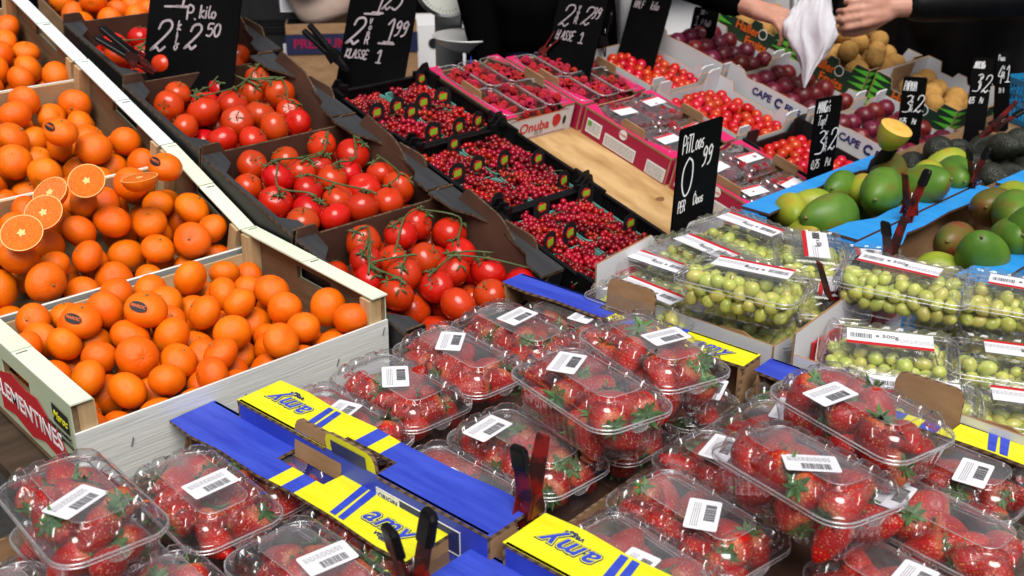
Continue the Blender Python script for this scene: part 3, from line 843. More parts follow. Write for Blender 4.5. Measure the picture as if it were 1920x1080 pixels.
def rr_pts(w, d, R, z, na=5, nl=1, nw=1):
    """rounded rectangle outline, counter-clockwise from above"""
    R = max(min(R, w / 2 - 1e-4, d / 2 - 1e-4), 5e-4); P = []
    cs = [(w / 2 - R, -d / 2 + R, -pi / 2), (w / 2 - R, d / 2 - R, 0), (-w / 2 + R, d / 2 - R, pi / 2), (-w / 2 + R, -d / 2 + R, pi)]
    for i, (cx, cy, a0) in enumerate(cs):
        arc = [(cx + R * cos(a0 + pi / 2 * k / na), cy + R * sin(a0 + pi / 2 * k / na)) for k in range(na + 1)]
        P += arc
        nx = cs[(i + 1) % 4]; e = (nx[0] + R * cos(nx[2]), nx[1] + R * sin(nx[2])); n = nl if i % 2 == 0 else nw
        for k in range(1, n):
            P.append((arc[-1][0] + (e[0] - arc[-1][0]) * k / n, arc[-1][1] + (e[1] - arc[-1][1]) * k / n))
    return [(x, y, z) for x, y in P]

def currant_box(X0, X1, Y0, Y1, label, where, seed):
    h = .085
    loc, rot, W, D = slope_box(X0, X1, Y0, Y1, h, -.004)
    t = thing('currant_crate', label, 'crate', loc, rot, 'black plastic currant crates')
    m = MB(); m.box(-W / 2 + .003, W / 2 - .003, -D / 2 + .003, D / 2 - .003, 0, .004); ob('base_panel', m.mesh('base_panel', 'black_plastic'), t)
    for nm, hh, (xa, ya, xb, yb) in (('front_panel', .070, (-W / 2, -D / 2, W / 2, -D / 2)), ('back_panel', .074, (W / 2, D / 2, -W / 2, D / 2)),
                                     ('side_panel', .080, (-W / 2, D / 2, -W / 2, -D / 2)), ('side_panel', .080, (W / 2, -D / 2, W / 2, D / 2))):
        a = Vector((xa, ya, 0)); u = Vector((xb, yb, 0)) - a; L = u.length; u.normalize(); n = Vector((u.y, -u.x, 0))
        m = MB(); m.prism([(.004, 0), (L - .004, 0), (L - .004, hh), (.004, hh)], a - n * .004, u, (0, 0, 1), n, .003)
        k = 0
        while .04 + k * .009 < L - .04:
            x = .04 + k * .009; k += 1
            m.prism([(x, .01), (x + .004, .01), (x + .004, hh - .008), (x, hh - .008)], a - n * .0042, u, (0, 0, 1), -n, .0022)
        m.prism([(.03, hh), (L - .03, hh), (L - .03, hh + .003), (.03, hh + .003)], a - n * .008, u, (0, 0, 1), n, .0085)
        ob(nm, m.mesh(nm, 'black_plastic'), t)
    for sx in (-1, 1):
        for sy in (-1, 1):
            m = MB(); x, y = sx * W / 2, sy * D / 2; q = .044
            L1 = [(0, 0), (-sx * q, 0), (-sx * q, -sy * .006), (-sx * .012, -sy * .012), (-sx * .006, -sy * q), (0, -sy * q)]
            if sx * sy < 0: L1 = L1[::-1]
            m.prism(L1[::-1], (x * 1.0, y * 1.0, .004), (1, 0, 0), (0, 1, 0), (0, 0, 1), h)
            m.prism([(0, 0), (q * .8, 0), (q * .5, .016), (q * .2, .018)], (x, y - sy * .003, h + .004), (-sx, 0, 0), (0, 0, 1), (0, -sy, 0), .004)
            m.tube([(x - sx * .02, y - sy * .012, h + .003), (x - sx * .02, y - sy * .012, h + .012)], .007, 8)
            ob('corner_block', m.mesh('corner_block', 'black_plastic'), t)
    nx, ny = 2, 2
    pw, pd = (W - .018) / nx, (D - .020) / ny
    gg = random.Random(seed)
    TM = punnet_mesh(pw - .006, pd - .008, .050, 'teal_tray')
    for ix in range(nx):
        for iy in range(ny):
            cx, cy = -W / 2 + .009 + pw * (ix + .5), -D / 2 + .010 + pd * (iy + .5)
            loc2, r2 = place_in(t, (cx, cy, .005))
            p = thing('currant_punnet', 'teal punnet of redcurrants with black sleeve in the ' + where, 'punnet', loc2, r2, 'currant punnets in the ' + where)
            ob('tray', TM, p)
            for cxx, cyy, big in ((-pw * .27, -pd / 2 + .010, 1), (pw * .20, -pd / 2 + .016, 1), (pw * .33, pd / 2 - .012, .9)):
                if gg.random() < .34: continue
                m = MB(); wv = .021 * big; hv = .036 * big
                out = [(-wv, -.03), (wv, -.03)] + [(wv * cos(a), hv * .75 + hv * .45 * sin(a)) for a in [pi * k / 10 for k in range(11)]]
                m.prism(out, (0, 0, 0), (1, 0, 0), (0, .25, .97), (0, -.97, .25), .0012)
                c = ob('sleeve_card', m.mesh('sleeve_card', 'black_card'), p, (cxx, cyy, .052), (0, 0, gg.uniform(-.25, .25)))
                m = MB(); m.prism([(.0115 * big * cos(a) * (1 + .12 * (k % 2)), .0105 * big * sin(a) * (1 + .15 * (k % 2)) + .022 * big) for k, a in enumerate([2 * pi * k / 10 for k in range(10)])], (0, -.0012, .0004), (1, 0, 0), (0, .25, .97), (0, -.97, .25), .0008)
                ob('red_emblem', m.mesh('red_emblem', 'red_print'), c)
                m = MB(); m.prism([(-.009 * big, .015 * big), (.008 * big, .017 * big), (.009 * big, .029 * big), (-.008 * big, .027 * big)], (0, -.0021, .0006), (1, 0, 0), (0, .25, .97), (0, -.97, .25), .0006)
                ob('lime_emblem', m.mesh('lime_emblem', 'lime_card'), c)
            n = 15
            for k in range(n):
                u, v = ((k % 3) - 1) * .24 + gg.uniform(-.06, .06), ((k // 3) - 2) * .16 + gg.uniform(-.05, .05)
                z = .042 + .011 * (1 - (2 * u) ** 2 * .6 - (2 * v) ** 2 * .6) + gg.uniform(0, .006)
                l3, r3 = place_in(p, (u * pw, v * pd, z), (gg.uniform(-.3, .3) + gg.uniform(0, 6.28), gg.uniform(-.22, .22), gg.choice((0.9, 1.6, 2.3, -.9)) + gg.uniform(-.6, .6)))
                s = single('currant_string', CUR[(k + seed) % 6], 'string of redcurrants in the ' + where, 'redcurrants', l3, r3, gg.uniform(.9, 1.1), 'redcurrant strings in the ' + where)
                ob('stalk', CST[k % 3], s)
            # berries below the top strings
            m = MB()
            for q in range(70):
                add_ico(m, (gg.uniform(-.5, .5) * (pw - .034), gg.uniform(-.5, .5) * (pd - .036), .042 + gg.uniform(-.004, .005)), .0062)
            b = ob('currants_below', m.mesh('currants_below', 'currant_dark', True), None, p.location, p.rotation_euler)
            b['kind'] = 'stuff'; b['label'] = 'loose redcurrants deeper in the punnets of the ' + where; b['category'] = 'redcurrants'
mat('lime_card', (.24, .44, .02), .5)
mat('lime_card2', (.55, .62, .05), .5)
currant_box(1.325, 1.592, 1.185, 1.442, 'front black crate of redcurrants, beside the bare plywood', 'front currant crate', 1)
currant_box(1.328, 1.600, 1.448, 1.702, 'middle black crate of redcurrants', 'middle currant crate', 2)
currant_box(1.335, 1.605, 1.710, 1.965, 'rear black crate of redcurrants below the klasse 1 sign', 'rear currant crate', 3)

# ================================================================ RASPBERRIES
def rasp_mesh(seed):
    g = random.Random(seed); m = MB(); n = 46
    for i in range(n):
        u = (i + .5) / n; z = 1 - 1.75 * u; a = i * 2.39996
        r = sqrt(max(0, 1 - z * z)) * (1 if z > 0 else .96)
        add_small(m, (r * cos(a) * .72, r * sin(a) * .72, z * .82), .24 + g.uniform(-.02, .02))
    return m.mesh('raspberry', 'raspberry', True)
def _i1():
    import bmesh
    b = bmesh.new(); bmesh.ops.create_icosphere(b, subdivisions=1, radius=1)
    v = [tuple(x.co) for x in b.verts]; f = [tuple(q.index for q in p.verts) for p in b.faces]; b.free(); return v, f
ICO1 = _i1()
def add_small(m, c, r): m.add([(c[0] + x * r, c[1] + y * r, c[2] + z * r) for x, y, z in ICO1[0]], ICO1[1])
RASP = [rasp_mesh(i) for i in range(3)]
BLACK = []
for r_ in RASP:
    q = r_.copy(); q.name = 'blackberry'; q.materials[0] = M['blackberry']; BLACK.append(q)

def pink_box(X0, X1, Y0, Y1, label, front='pink', h=.068, low=False):
    loc, rot, W, D = slope_box(X0, X1, Y0, Y1, h)
    t = thing('pink_fruit_box', label, 'box', loc, rot, 'pink berry boxes')
    flat = [(0, h - .006), (1, h - .006)]
    fr = smooth_top([(0, h - .006), (.12, h - .006), (.2, h - .014), (.8, h - .014), (.88, h - .006), (1, h - .006)], 3)
    sd = smooth_top([(0, h - .006), (.3, h - .006), (.36, h + .004), (.5, h + .004), (.56, h - .016), (.75, h - .016), (.82, h - .006), (1, h - .006)], 3)
    card_box(t, W, D, h, 'cardboard_white' if front == 'white' else 'pink_card', 'cardboard', front=fr, back=fr, left=flat, right=flat, edge='cardboard')
    for o in [c for c in t.children if c.name.startswith('side_panel')]:
        o.data.materials[0] = M['crimson_card']
    for s in (-1, 1):
        ledge(t, W + .001, D, h, s, [(-D / 2, .040), (-D * .34, .030), (-D * .18, .008), (D * .12, .006), (D * .3, .008), (D / 2, .034)], [(-D / 2, D / 2, 'pink_card')], edge='cardboard')
        m = MB(); m.prism(smooth_top([(-.036, 0), (-.03, .022), (.03, .022), (.036, 0)], 3), (s * (W / 2 - .012), -D * .02, h - .004), (0, 1, 0), (0, 0, 1), (s, 0, 0), .004); ob('hand_flap', m.mesh('hand_flap', 'cardboard'), t)
    return t, W, D, h
ob1 = pink_box(1.606, 1.822, 1.705, 1.965, 'white fronted pink box of raspberry punnets with a fruit maker name', 'white')
ob2 = pink_box(1.832, 2.052, 1.690, 1.945, 'pink box of raspberry punnets, right of the white fronted one')
ob3 = pink_box(1.835, 2.062, 1.428, 1.682, 'pink box of clear berry packs with printed panels, behind the dozen sign')
ob4 = pink_box(1.838, 2.068, 1.172, 1.420, 'front pink box of clear berry packs, beside the blue mango box')
fp = [c for c in ob1[0].children if c.name.startswith('front_panel')][0]; W, D, h = ob1[1:]
yf = -D / 2 - .0006
lettering('Onuba', fp, (-.012, yf, .030), (1, 0, 0), (0, -1, 0), .034, 'red_print', bold=.015)
lettering('FRUIT', fp, (.004, yf, .013), (1, 0, 0), (0, -1, 0), .0105, 'grey_print')
m = MB(); m.prism([(.015 * cos(a) + .004 * (a > 2.6 and a < 4.5), .016 * sin(a)) for a in [2 * pi * k / 22 for k in range(22)]], (.055, yf, .034), (1, 0, 0), (0, 0, 1), (0, -1, 0), .0006); ob('red_drop_print', m.mesh('red_drop_print', 'red_print'), fp)
for x in (-.075, .083):
    m = MB(); m.prism([(.005 * cos(a), .011 * sin(a)) for a in [2 * pi * k / 16 for k in range(16)]], (x, yf, .030), (1, 0, 0), (0, 0, 1), (0, -1, 0), .0004); ob('hand_hole_shade', m.mesh('hand_hole_shade', 'black_print'), fp)  # shade inside the hole, painted as a flat black oval
for zz in (.058, .006):
    m = MB(); m.box(-W * .42, W * .42, yf - .0004, yf, zz - .0012, zz); ob('red_rule_print', m.mesh('red_rule_print', 'red_print'), fp)
def text_panel(parent, W, y, w, z0, z1, seed, eu=False):
    """cream printed panel with rows of fine grey text, on the left side of a box"""
    x = -W / 2 - .0008
    m = MB(); m.prism([(-w / 2, z0), (w / 2, z0), (w / 2, z1), (-w / 2, z1)], (x, y, 0), (0, -1, 0), (0, 0, 1), (-1, 0, 0), .0005)
    p = ob('printed_panel', m.mesh('printed_panel', 'white_print'), parent)
    g = random.Random(seed); m = MB(); zz = z1 - .004
    while zz > z0 + .003:
        xx = -w / 2 + (.018 if eu and zz > (z0 + z1) / 2 else .003)
        while xx < w / 2 - .006:
            l = g.uniform(.003, .012); l = min(l, w / 2 - .003 - xx)
            m.prism([(xx, zz - .0011), (xx + l, zz - .0011), (xx + l, zz), (xx, zz)], (x - .0005, y, 0), (0, -1, 0), (0, 0, 1), (-1, 0, 0), .0003); xx += l + .0015
        zz -= .0027
    ob('fine_print', m.mesh('fine_print', 'grey_print'), p)
    if eu:
        m = MB(); m.prism([(-w / 2 + .003, z1 - .016), (-w / 2 + .016, z1 - .016), (-w / 2 + .016, z1 - .004), (-w / 2 + .003, z1 - .004)], (x - .0005, y, 0), (0, -1, 0), (0, 0, 1), (-1, 0, 0), .0004); ob('green_mark', m.mesh('green_mark', 'leaf_print'), p)
mat('leaf_print', (.10, .34, .06), .5)
for (t, W, D, h), sd in ((ob3, 5), (ob4, 9)):
    s0 = [c for c in t.children if c.name.startswith('side_panel')][0]
    text_panel(s0, W, D * .36, .046, .012, .046, sd, True)
    text_panel(s0, W, .012, .095, .006, .036, sd + 1)
    text_panel(s0, W, -D * .37, .055, .004, .036, sd + 2)
    m = MB(); m.prism([(.0115 * cos(a), .0115 * sin(a)) for a in [2 * pi * k / 20 for k in range(20)]], (-W / 2 - .0006, .01, .054), (0, -1, 0), (0, 0, 1), (-1, 0, 0), .0005); ob('round_mark', m.mesh('round_mark', 'white_print'), s0)
    lettering('Onuba', s0, (-W / 2 - .0014, .01, .054), (0, -1, 0), (-1, 0, 0), .0075, 'red_print')

def open_punnet(w, d, hgt):
    m = MB(); fl = .006
    prof = [(-.014, .002), (-fl - .004, .004), (0, hgt - .004), (.002, hgt), (.006, hgt + .0005), (.0065, hgt - .003)]
    m.rings([rr_pts(w + 2 * e - .013, d + 2 * e - .013, .016, z) for e, z in reversed(prof)], cap=True)
    return m.mesh('tray', 'tray_clear', True)
nr = 0
for (t, W, D, h), where, seed in ((ob1, 'white fronted pink box', 31), (ob2, 'second pink box', 37)):
    gg = random.Random(seed); nx, ny = 3, 2
    pw, pd = (W - .014) / nx, (D - .014) / ny
    TM = open_punnet(pw - .003, pd - .003, .062)
    m = MB(); ring = rr_pts(pw - .003, pd - .003, .016, .0625); m.tube(ring + ring[:2], .0012, 5, cap=False); RM = m.mesh('rim', 'rim_clear', True)
    for ix in range(nx):
        for iy in range(ny):
            l2, r2 = place_in(t, (-W / 2 + .007 + pw * (ix + .5), -D / 2 + .007 + pd * (iy + .5), .007), (0, 0, 0))
            p = thing('raspberry_punnet', 'clear open punnet heaped with raspberries in the ' + where, 'punnet', l2, r2, 'raspberry punnets in the ' + where)
            ob('tray', TM, p); ob('rim', RM, p)
            for i, (x, y, z, r) in enumerate(pile(25, .0088, .0105, pw - .018, pd - .018, .028, seed + ix * 7 + iy, dome=.3, iters=110)):
                l3, r3 = place_in(p, (x, y, z), rrot(gg))
                single('raspberry', RASP[i % 3], 'red raspberry in a punnet of the ' + where, 'raspberry', l3, r3, r * 1.12, 'raspberries in the ' + where)

# clear hinged berry packs with white stickers
def clam_lid(w, d, z0, hgt, ribs, ins=.016):
    m = MB(); R = .012; rings = []
    for e, z in ((0, 0), (.004, .0005), (.005, .003), (.008, hgt * .7), (.011, hgt), (ins, hgt), (ins + .003, hgt - .003), (ins + .006, hgt - .003), (ins + .008, hgt), (min(w, d) * .45, hgt)):
        P = rr_pts(w - 2 * e, d - 2 * e, max(R - e * .5, .003), z0 + z, nl=22, nw=14)
        if .006 < e < ins + .001:
            P = [(x, y, zz - (.0035 if int((x + y * 1.0 + 5) / ribs) % 2 else 0)) for x, y, zz in P]
        rings.append(P)
    m.rings(rings, cap=True); return m
for (t, W, D, h), where, seed in ((ob3, 'printed pink box', 51), (ob4, 'front pink box', 57)):
    gg = random.Random(seed); nx, ny = 2, 2
    pw, pd = (W - .014) / nx, (D - .014) / ny
    LM = clam_lid(pw - .004, pd - .004, .046, .016, .011).mesh('lid', 'berry_lid', True)
    TM = open_punnet(pw - .004, pd - .004, .045)
    for ix in range(nx):
        for iy in range(ny):
            l2, r2 = place_in(t, (-W / 2 + .007 + pw * (ix + .5), -D / 2 + .007 + pd * (iy + .5), .007 + .004 * iy), (gg.uniform(-.05, .05), gg.uniform(-.05, .05), gg.uniform(-.04, .04)))
            p = thing('berry_pack', 'clear lidded berry pack with a white sticker in the ' + where, 'fruit pack', l2, r2, 'berry packs in the ' + where)
            ob('tray', TM, p); ob('lid', LM, p)
            m = MB(); m.box(-pw * .30, pw * .28, -.017, .017, 0, .0004)
            s = ob('sticker', m.mesh('sticker', 'label_paper'), p, (gg.uniform(-.006, .006), gg.uniform(-.012, .02), .0625), (0, 0, gg.uniform(-.15, .15)))
            m = MB(); m.box(-pw * .29, pw * .27, .010, .0165, .0004, .0006)
            ob('red_band', m.mesh('red_band', 'red_print'), s)
            for i, (x, y, z, r) in enumerate(pile(24, .0100, .0118, pw - .016, pd - .016, .026, seed + ix * 3 + iy, iters=100)):
                l3, r3 = place_in(p, (x, y, z), rrot(gg))
                single('blackberry', BLACK[i % 3], 'dark red berry under a clear lid in the ' + where, 'berry', l3, r3, r * 1.1, 'berries under the lids of the ' + where)

# ================================================================ CHERRY TOMATOES, PLUMS
def cherry_mesh(s):
    return MB().ball((0, 0, 0), 1, 18, 12, fn=lambda q: Vector((q.x, q.y, q.z * s - .10 * math.exp(-((1 - q.z) / .04))))).mesh('cherry_tomato', 'cherry_tomato', True)
CHE = [cherry_mesh(s) for s in (1.0, .95, 1.08)]
def white_box(X0, X1, Y0, Y1, label, name, outer='cardboard_white', inner='cardboard_white', h=.0685, tall=0.0, dz=0, group=None):
    loc, rot, W, D = slope_box(X0, X1, Y0, Y1, h, dz)
    t = thing(name, label, 'box', loc, rot, group)
    fr = smooth_top([(0, h), (.20, h), (.24, h - .022), (.76, h - .022), (.80, h), (1, h)], 2)
    sd = smooth_top([(0, h + tall), (.16, h + tall), (.24, h - .015 + tall), (.34, h - .015 + tall), (.42, h + tall * .6), (1, h + tall * .6)], 3)
    card_box(t, W, D, h, outer, inner, front=fr, back=fr, left=sd, right=fr, edge='cardboard' if outer != 'black_card' else 'black_card')
    for s in (-1, 1):
        for sy in (-1, 1):
            m = MB(); y = sy * (D / 2 - .0045)
            m.prism([(0, .02), (.046, .02), (.046, h + .012), (.034, h + .018), (0, h + .018)], (s * (W / 2 - .005), y, 0), (-s, 0, 0), (0, 0, 1), (0, sy, 0), -.0035)
            ob('corner_flap', m.mesh('corner_flap', outer), t)
    return t, W, D, h
cts = [(white_box(2.078, 2.325, 1.690, 1.935, 'rear white box of cherry tomatoes below the half kilo sign', 'cherry_tomato_box', group='cherry tomato boxes'), 62, 'rear white box'),
       (white_box(2.078, 2.325, 1.432, 1.680, 'middle white box of cherry tomatoes beside the printed pink box', 'cherry_tomato_box', group='cherry tomato boxes'), 66, 'middle white box'),
       (white_box(2.082, 2.328, 1.180, 1.422, 'front black box of cherry tomatoes behind the mango sign', 'cherry_tomato_box', 'black_card', 'black_card', group='cherry tomato boxes'), 60, 'front black box')]
for k, ((t, W, D, h), n, wh) in enumerate(cts):
    gg = random.Random(70 + k)
    for i, (x, y, z, r) in enumerate(pile(n, .0125, .0155, W - .012, D - .018, .016, 70 + k, dome=.5)):
        l3, r3 = place_in(t, (x, y, z), rrot(gg))
        single('cherry_tomato', CHE[i % 3], 'small round tomato in the ' + wh + ' of cherry tomatoes', 'cherry tomato', l3, r3, r, 'cherry tomatoes in the ' + wh)
fpn = [c for c in cts[1][0][0].children if c.name.startswith('front_panel')][0]
lettering('MEXICO', fpn, (0, -cts[1][0][2] / 2 - .0006, .03), (1, 0, 0), (0, -1, 0), .016, 'black_print')

def plum_mesh(seed):
    def fn(q):
        a = atan2(q.y, q.x); r = 1 - .06 * math.exp(-((a) / .25) ** 2) * sqrt(max(0, 1 - q.z * q.z)) - .1 * math.exp(-((1 - q.z) / .03))
        return Vector((q.x * r, q.y * r, q.z * r * 1.06))
    return MB().ball((0, 0, 0), 1, 24, 16, fn=fn).mesh('plum', 'plum', True)
PLUM = [plum_mesh(0)]
pls = [(white_box(2.345, 2.625, 1.680, 1.930, 'rear white box of dark plums in tidy rows', 'plum_box', tall=.030, group='white plum boxes'), 'rear plum box', .82),
       (white_box(2.350, 2.630, 1.425, 1.672, 'middle white plum box with a cape name printed on its side', 'plum_box', tall=.030, group='white plum boxes'), 'middle plum box', 1.0),
       (white_box(2.360, 2.700, 1.180, 1.418, 'front white plum box beside the half mango', 'plum_box', tall=.030, group='white plum boxes'), 'front plum box', 1.2)]
for k, ((t, W, D, h), wh, br) in enumerate(pls):
    gg = random.Random(80 + k); nx = 5 if k < 2 else 6; ny = 4
    for ix in range(nx):
        for iy in range(ny):
            x = -W / 2 + .038 + (W - .076) * ix / (nx - 1) + gg.uniform(-.003, .003); y = -D / 2 + .040 + (D - .076) * iy / (ny - 1) + gg.uniform(-.003, .003)
            l3, r3 = place_in(t, (x, y, .038 + gg.uniform(0, .012)), upright(gg, .5))
            single('plum', PLUM[0], 'dark red plum in the ' + wh, 'plum', l3, r3, gg.uniform(.0235, .0265), 'plums in the ' + wh)
    sp = [c for c in t.children if c.name.startswith('side_panel')][0]
    if k:
        lettering('CAPE', sp, (-W / 2 - .0008, .01, .062), (0, -1, 0), (-1, 0, 0), .025, 'navy_print', bold=.03)
        m = MB(); m.prism([(.013 * cos(a), .013 * sin(a)) for a in [.6 + 5.0 * k2 / 18 for k2 in range(19)]] + [(.007 * cos(a), .007 * sin(a)) for a in [5.6 - 5.0 * k2 / 18 for k2 in range(19)]],
                          (-W / 2 - .0006, -.044, .063), (0, -1, 0), (0, 0, 1), (-1, 0, 0), .0006); ob('swirl_print', m.mesh('swirl_print', 'navy_print'), sp)
        lettering('FIVE', sp, (-W / 2 - .0008, -.085, .062), (0, -1, 0), (-1, 0, 0), .025, 'navy_print', bold=.03)

# ================================================================ DARK GREEN FRUIT BOXES, BROWN ROUND FRUIT
def green_box(X0, X1, Y0, Y1, label, dz=.036, h=.105, yaw=0):
    loc, rot, W, D = slope_box(X0, X1, Y0, Y1, h, dz)
    t = thing('green_fruit_box', label, 'box', loc, (rot[0], 0, yaw), 'dark green fruit boxes')
    fr = smooth_top([(0, h), (.18, h), (.22, h - .028), (.45, h - .028), (.49, h - .01), (.60, h - .01), (.64, h - .028), (.8, h - .028), (.84, h), (1, h)], 2)
    card_box(t, W, D, h, 'dark_green_card', 'cardboard_white', front=fr, back=[(0, h), (1, h)], left=fr, right=fr, edge='cardboard')
    m = MB(); m.box(-W * .2, W * .2, D / 2 - .007, D / 2 - .0045, .03, h - .004); ob('brown_liner', m.mesh('brown_liner', 'cardboard'), t)
    for o in [c for c in t.children if c.name.startswith(('side_panel', 'front_panel'))][:2]:
        left = o.name.startswith('side_panel')
        x, n, org, L = ((0, -1, 0), (-1, 0, 0), (-W / 2 - .0005, 0, 0), D) if left else ((1, 0, 0), (0, -1, 0), (0, -D / 2 - .0005, 0), W)
        m = MB()
        for s in (-1, 1):
            for k in range(5):
                z = .010 + k * .019; a, b = s * (L / 2 - .003), s * (L / 2 - .052 + .008 * (k % 2))
                tri = [(a, z), (b, z + .004), (a, z + .014)]
                m.prism(tri if s < 0 else tri[::-1], org, x, (0, 0, 1), n, .0006)
        ob('lime_spikes_print', m.mesh('lime_spikes_print', 'lime_print'), o)
        ov = Vector(org); nv = Vector(n)
        lettering('Haller', o, tuple(ov + nv * .0004 + Vector((0, 0, .062)) + Vector(x) * -.018), x, n, .034, 'orange_print', bold=.02)
        lettering('Fruits', o, tuple(ov + nv * .0004 + Vector((0, 0, .030)) + Vector(x) * .022), x, n, .034, 'orange_print', bold=.02)
        m = MB(); m.prism([(.015 * cos(a), .015 * sin(a)) for a in [2 * pi * k2 / 20 for k2 in range(20)]] + [(.015, 0)] + [(.0125 * cos(-a), .0125 * sin(-a)) for a in [2 * pi * k2 / 20 for k2 in range(20)]] + [(.0125, 0)],
                          tuple(ov + Vector(x) * .036), x, (0, 0, 1), n, .0005); ob('fruit_outline_print', m.mesh('fruit_outline_print', 'white_print'), o, (0, 0, .066))
    return t, W, D, h
gbs = [(green_box(2.70, 2.98, 1.712, 1.95, 'rear dark green box of brown fruit beside the grey pole'), 'rear green box', 12),
       (green_box(2.715, 3.00, 1.472, 1.704, 'middle dark green box with lime spikes heaped with brown round fruit'), 'middle green box', 24),
       (green_box(2.735, 3.02, 1.225, 1.464, 'front dark green box with orange lettering behind the papaya sign'), 'front green box', 12)]
KIWI = MB().ball((0, 0, 0), 1, 20, 14, fn=lambda q: Vector((q.x, q.y, q.z * 1.08 + .05 * (q.z > .97)))).mesh('brown_fruit', 'kiwi', True)
for k, ((t, W, D, h), wh, n) in enumerate(gbs):
    gg = random.Random(90 + k)
    for i, (x, y, z, r) in enumerate(pile(n, .026, .031, W - .02, D - .02, .045 if n > 20 else .03, 90 + k, dome=.4)):
        l3, r3 = place_in(t, (x, y, z), rrot(gg))
        single('brown_fruit', KIWI, 'round sandy brown fruit in the ' + wh, 'fruit', l3, r3, r, 'brown fruit in the ' + wh)
t, W, D, h = green_box(2.62, 2.90, 1.99, 2.2, 'dark green box standing upright by the seller\'s hand', dz=.05)
t.rotation_euler = (radians(78), 0, radians(-38)); t.location = (2.82, 2.12, .93)
# ================================================================ MANGO BOXES (blue folded rims on the long sides)
def mango_box(cx, cy, W, D, z, label, yaw=0, h=.150):
    """long side along x; built turned by 90 degrees so that the ledges are its left and right sides"""
    t = thing('mango_box', label, 'box', (cx, cy, z - h), (0, 0, pi / 2 + yaw), 'blue mango boxes')
    fr = smooth_top([(0, h - .006), (.16, h - .006), (.2, h - .05), (.8, h - .05), (.84, h - .006), (1, h - .006)], 2)
    card_box(t, D, W, h, 'sky_card', 'cardboard', front=fr, back=fr, left=[(0, h - .006), (1, h - .006)], right=[(0, h - .006), (1, h - .006)], edge='cardboard_dark')
    for s in (-1, 1):
        ledge(t, D + .001, W, h, s, [(-W / 2, .062), (-W * .38, .060), (-W * .26, .040), (-W * .1, .034), (W * .12, .040), (W * .24, .036), (W * .36, .058), (W / 2, .062)], [(-W / 2, W / 2, 'sky_card')], edge='cardboard_dark')
    for s in (-1, 1):
        for q in (-1, 1):
            m = MB(); m.box(*sorted((q * (D / 2 - .006), q * (D / 2 - .058))), *sorted((s * (W / 2 + .0005), s * (W / 2 + .004))), h - .062, h - .008)
            ob('corner_tab', m.mesh('corner_tab', 'sky_card'), t)
    return t
mango_box(1.925, 1.020, .475, .245, .850, 'blue rimmed box of green mangoes behind the red clips', .0)
mango_box(1.895, .768, .475, .245, .850, 'blue rimmed box of mangoes at the right edge beside the grapes', .0)
mango_box(2.40, .745, .46, .245, .850, 'blue rimmed box at the right edge behind the mangoes', -.03)
def mango_mesh(seed):
    g = random.Random(seed); ph = g.uniform(0, 6); bend = g.uniform(.05, .12)
    def fn(q):
        x, y, z = q
        w = 1 + .16 * x
        return Vector((x * 1.24, y * .80 * w + bend * x * x, z * .92 * w - .06 * x * x + .03 * sin(3 * x + ph)))
    return MB().ball((0, 0, 0), 1, 28, 20, fn=lambda q: fn(Vector((q.z, q.x, q.y)))).mesh('mango', 'mango_green', True)
MAN = []
for mt in ('mango_green', 'mango_yellow', 'mango_blush'):
    for sd in (1, 2):
        me = mango_mesh(sd); me.materials[0] = M[mt]; MAN.append(me)
m = MB(); m.tube([(-1.17, 0, -.05), (-1.27, .01, -.04), (-1.33, .03, -.01)], [.07, .05, .06], 7); MST = m.mesh('stalk', 'stem_green', True)
def mango(p, r, k, rot, label, group=None):
    o = single('mango', MAN[k], label, 'mango', p, rot, r, group); ob('stalk', MST, o); return o
mango((1.765, 1.000, .842), .053, 0, (.2, .25, -.15), 'large green mango at the left front of the first blue box')
mango((1.900, .975, .868), .050, 1, (.1, .1, .35), 'smooth green mango behind the red and black clip')
mango((1.985, .930, .872), .048, 0, (.9, .5, 1.4), 'dark green mango standing right of the clip on the blue rim')
mango((2.045, 1.040, .858), .047, 5, (.1, .1, .6), 'green mango with a rosy shoulder under the half mango')
mango((1.945, 1.040, .845), .036, 2, (.3, .2, .5), 'yellow mango in the middle of the first blue box')
mango((2.060, .965, .866), .038, 2, (.1, .5, .2), 'yellow green mango right of the half mango')
mango((2.165, .975, .862), .042, 2, (.1, .1, -.4), 'pale yellow green mango at the far right of the first blue box')
mango((2.120, .935, .862), .042, 0, (.5, .1, .8), 'green mango at the far right of the first blue box')
mango((1.755, 1.075, .838), .038, 2, (.1, .2, .9), 'yellow green mango in the left corner of the first blue box')
mango((1.820, 1.075, .835), .038, 2, (.4, .1, -.6), 'yellow mango tucked behind the large green one')
mango((1.925, 1.075, .845), .040, 0, (.1, .3, .2), 'small green mango at the back of the first blue box')
mango((1.722, 1.022, .812), .036, 2, (.2, .6, 1.2), 'lime green mango low at the left end of the first blue box')
for i, (x, y) in enumerate(((1.78, .97), (1.86, 1.03), (1.96, .95), (2.08, 1.02), (2.08, .94), (1.98, 1.06))):
    mango((x, y, .80), .040, i % 4, (i, i * .5, i * 1.3), 'green mango lower down in the first blue box', 'lower mangoes of the first blue box')
mango((1.822, .785, .838), .044, 5, (.1, .4, .2), 'mango with a red and yellow cheek at the left of the second blue box')
mango((1.762, .710, .852), .048, 0, (1.1, .9, .3), 'upright green mango at the left front of the second blue box')
mango((1.852, .700, .862), .044, 1, (.3, .5, .7), 'dark green mango beside the upright one')
mango((1.985, .795, .862), .047, 4, (1.3, .3, .2), 'round purple brown mango under the right clip')
mango((1.930, .735, .880), .045, 0, (.1, .2, .5), 'green mango below the purple brown one')
mango((1.850, .660, .892), .045, 0, (.5, .3, 1.2), 'green mango at the right edge of the picture')
mango((2.045, .780, .862), .042, 2, (.1, .2, .9), 'pale mango behind the purple brown one')
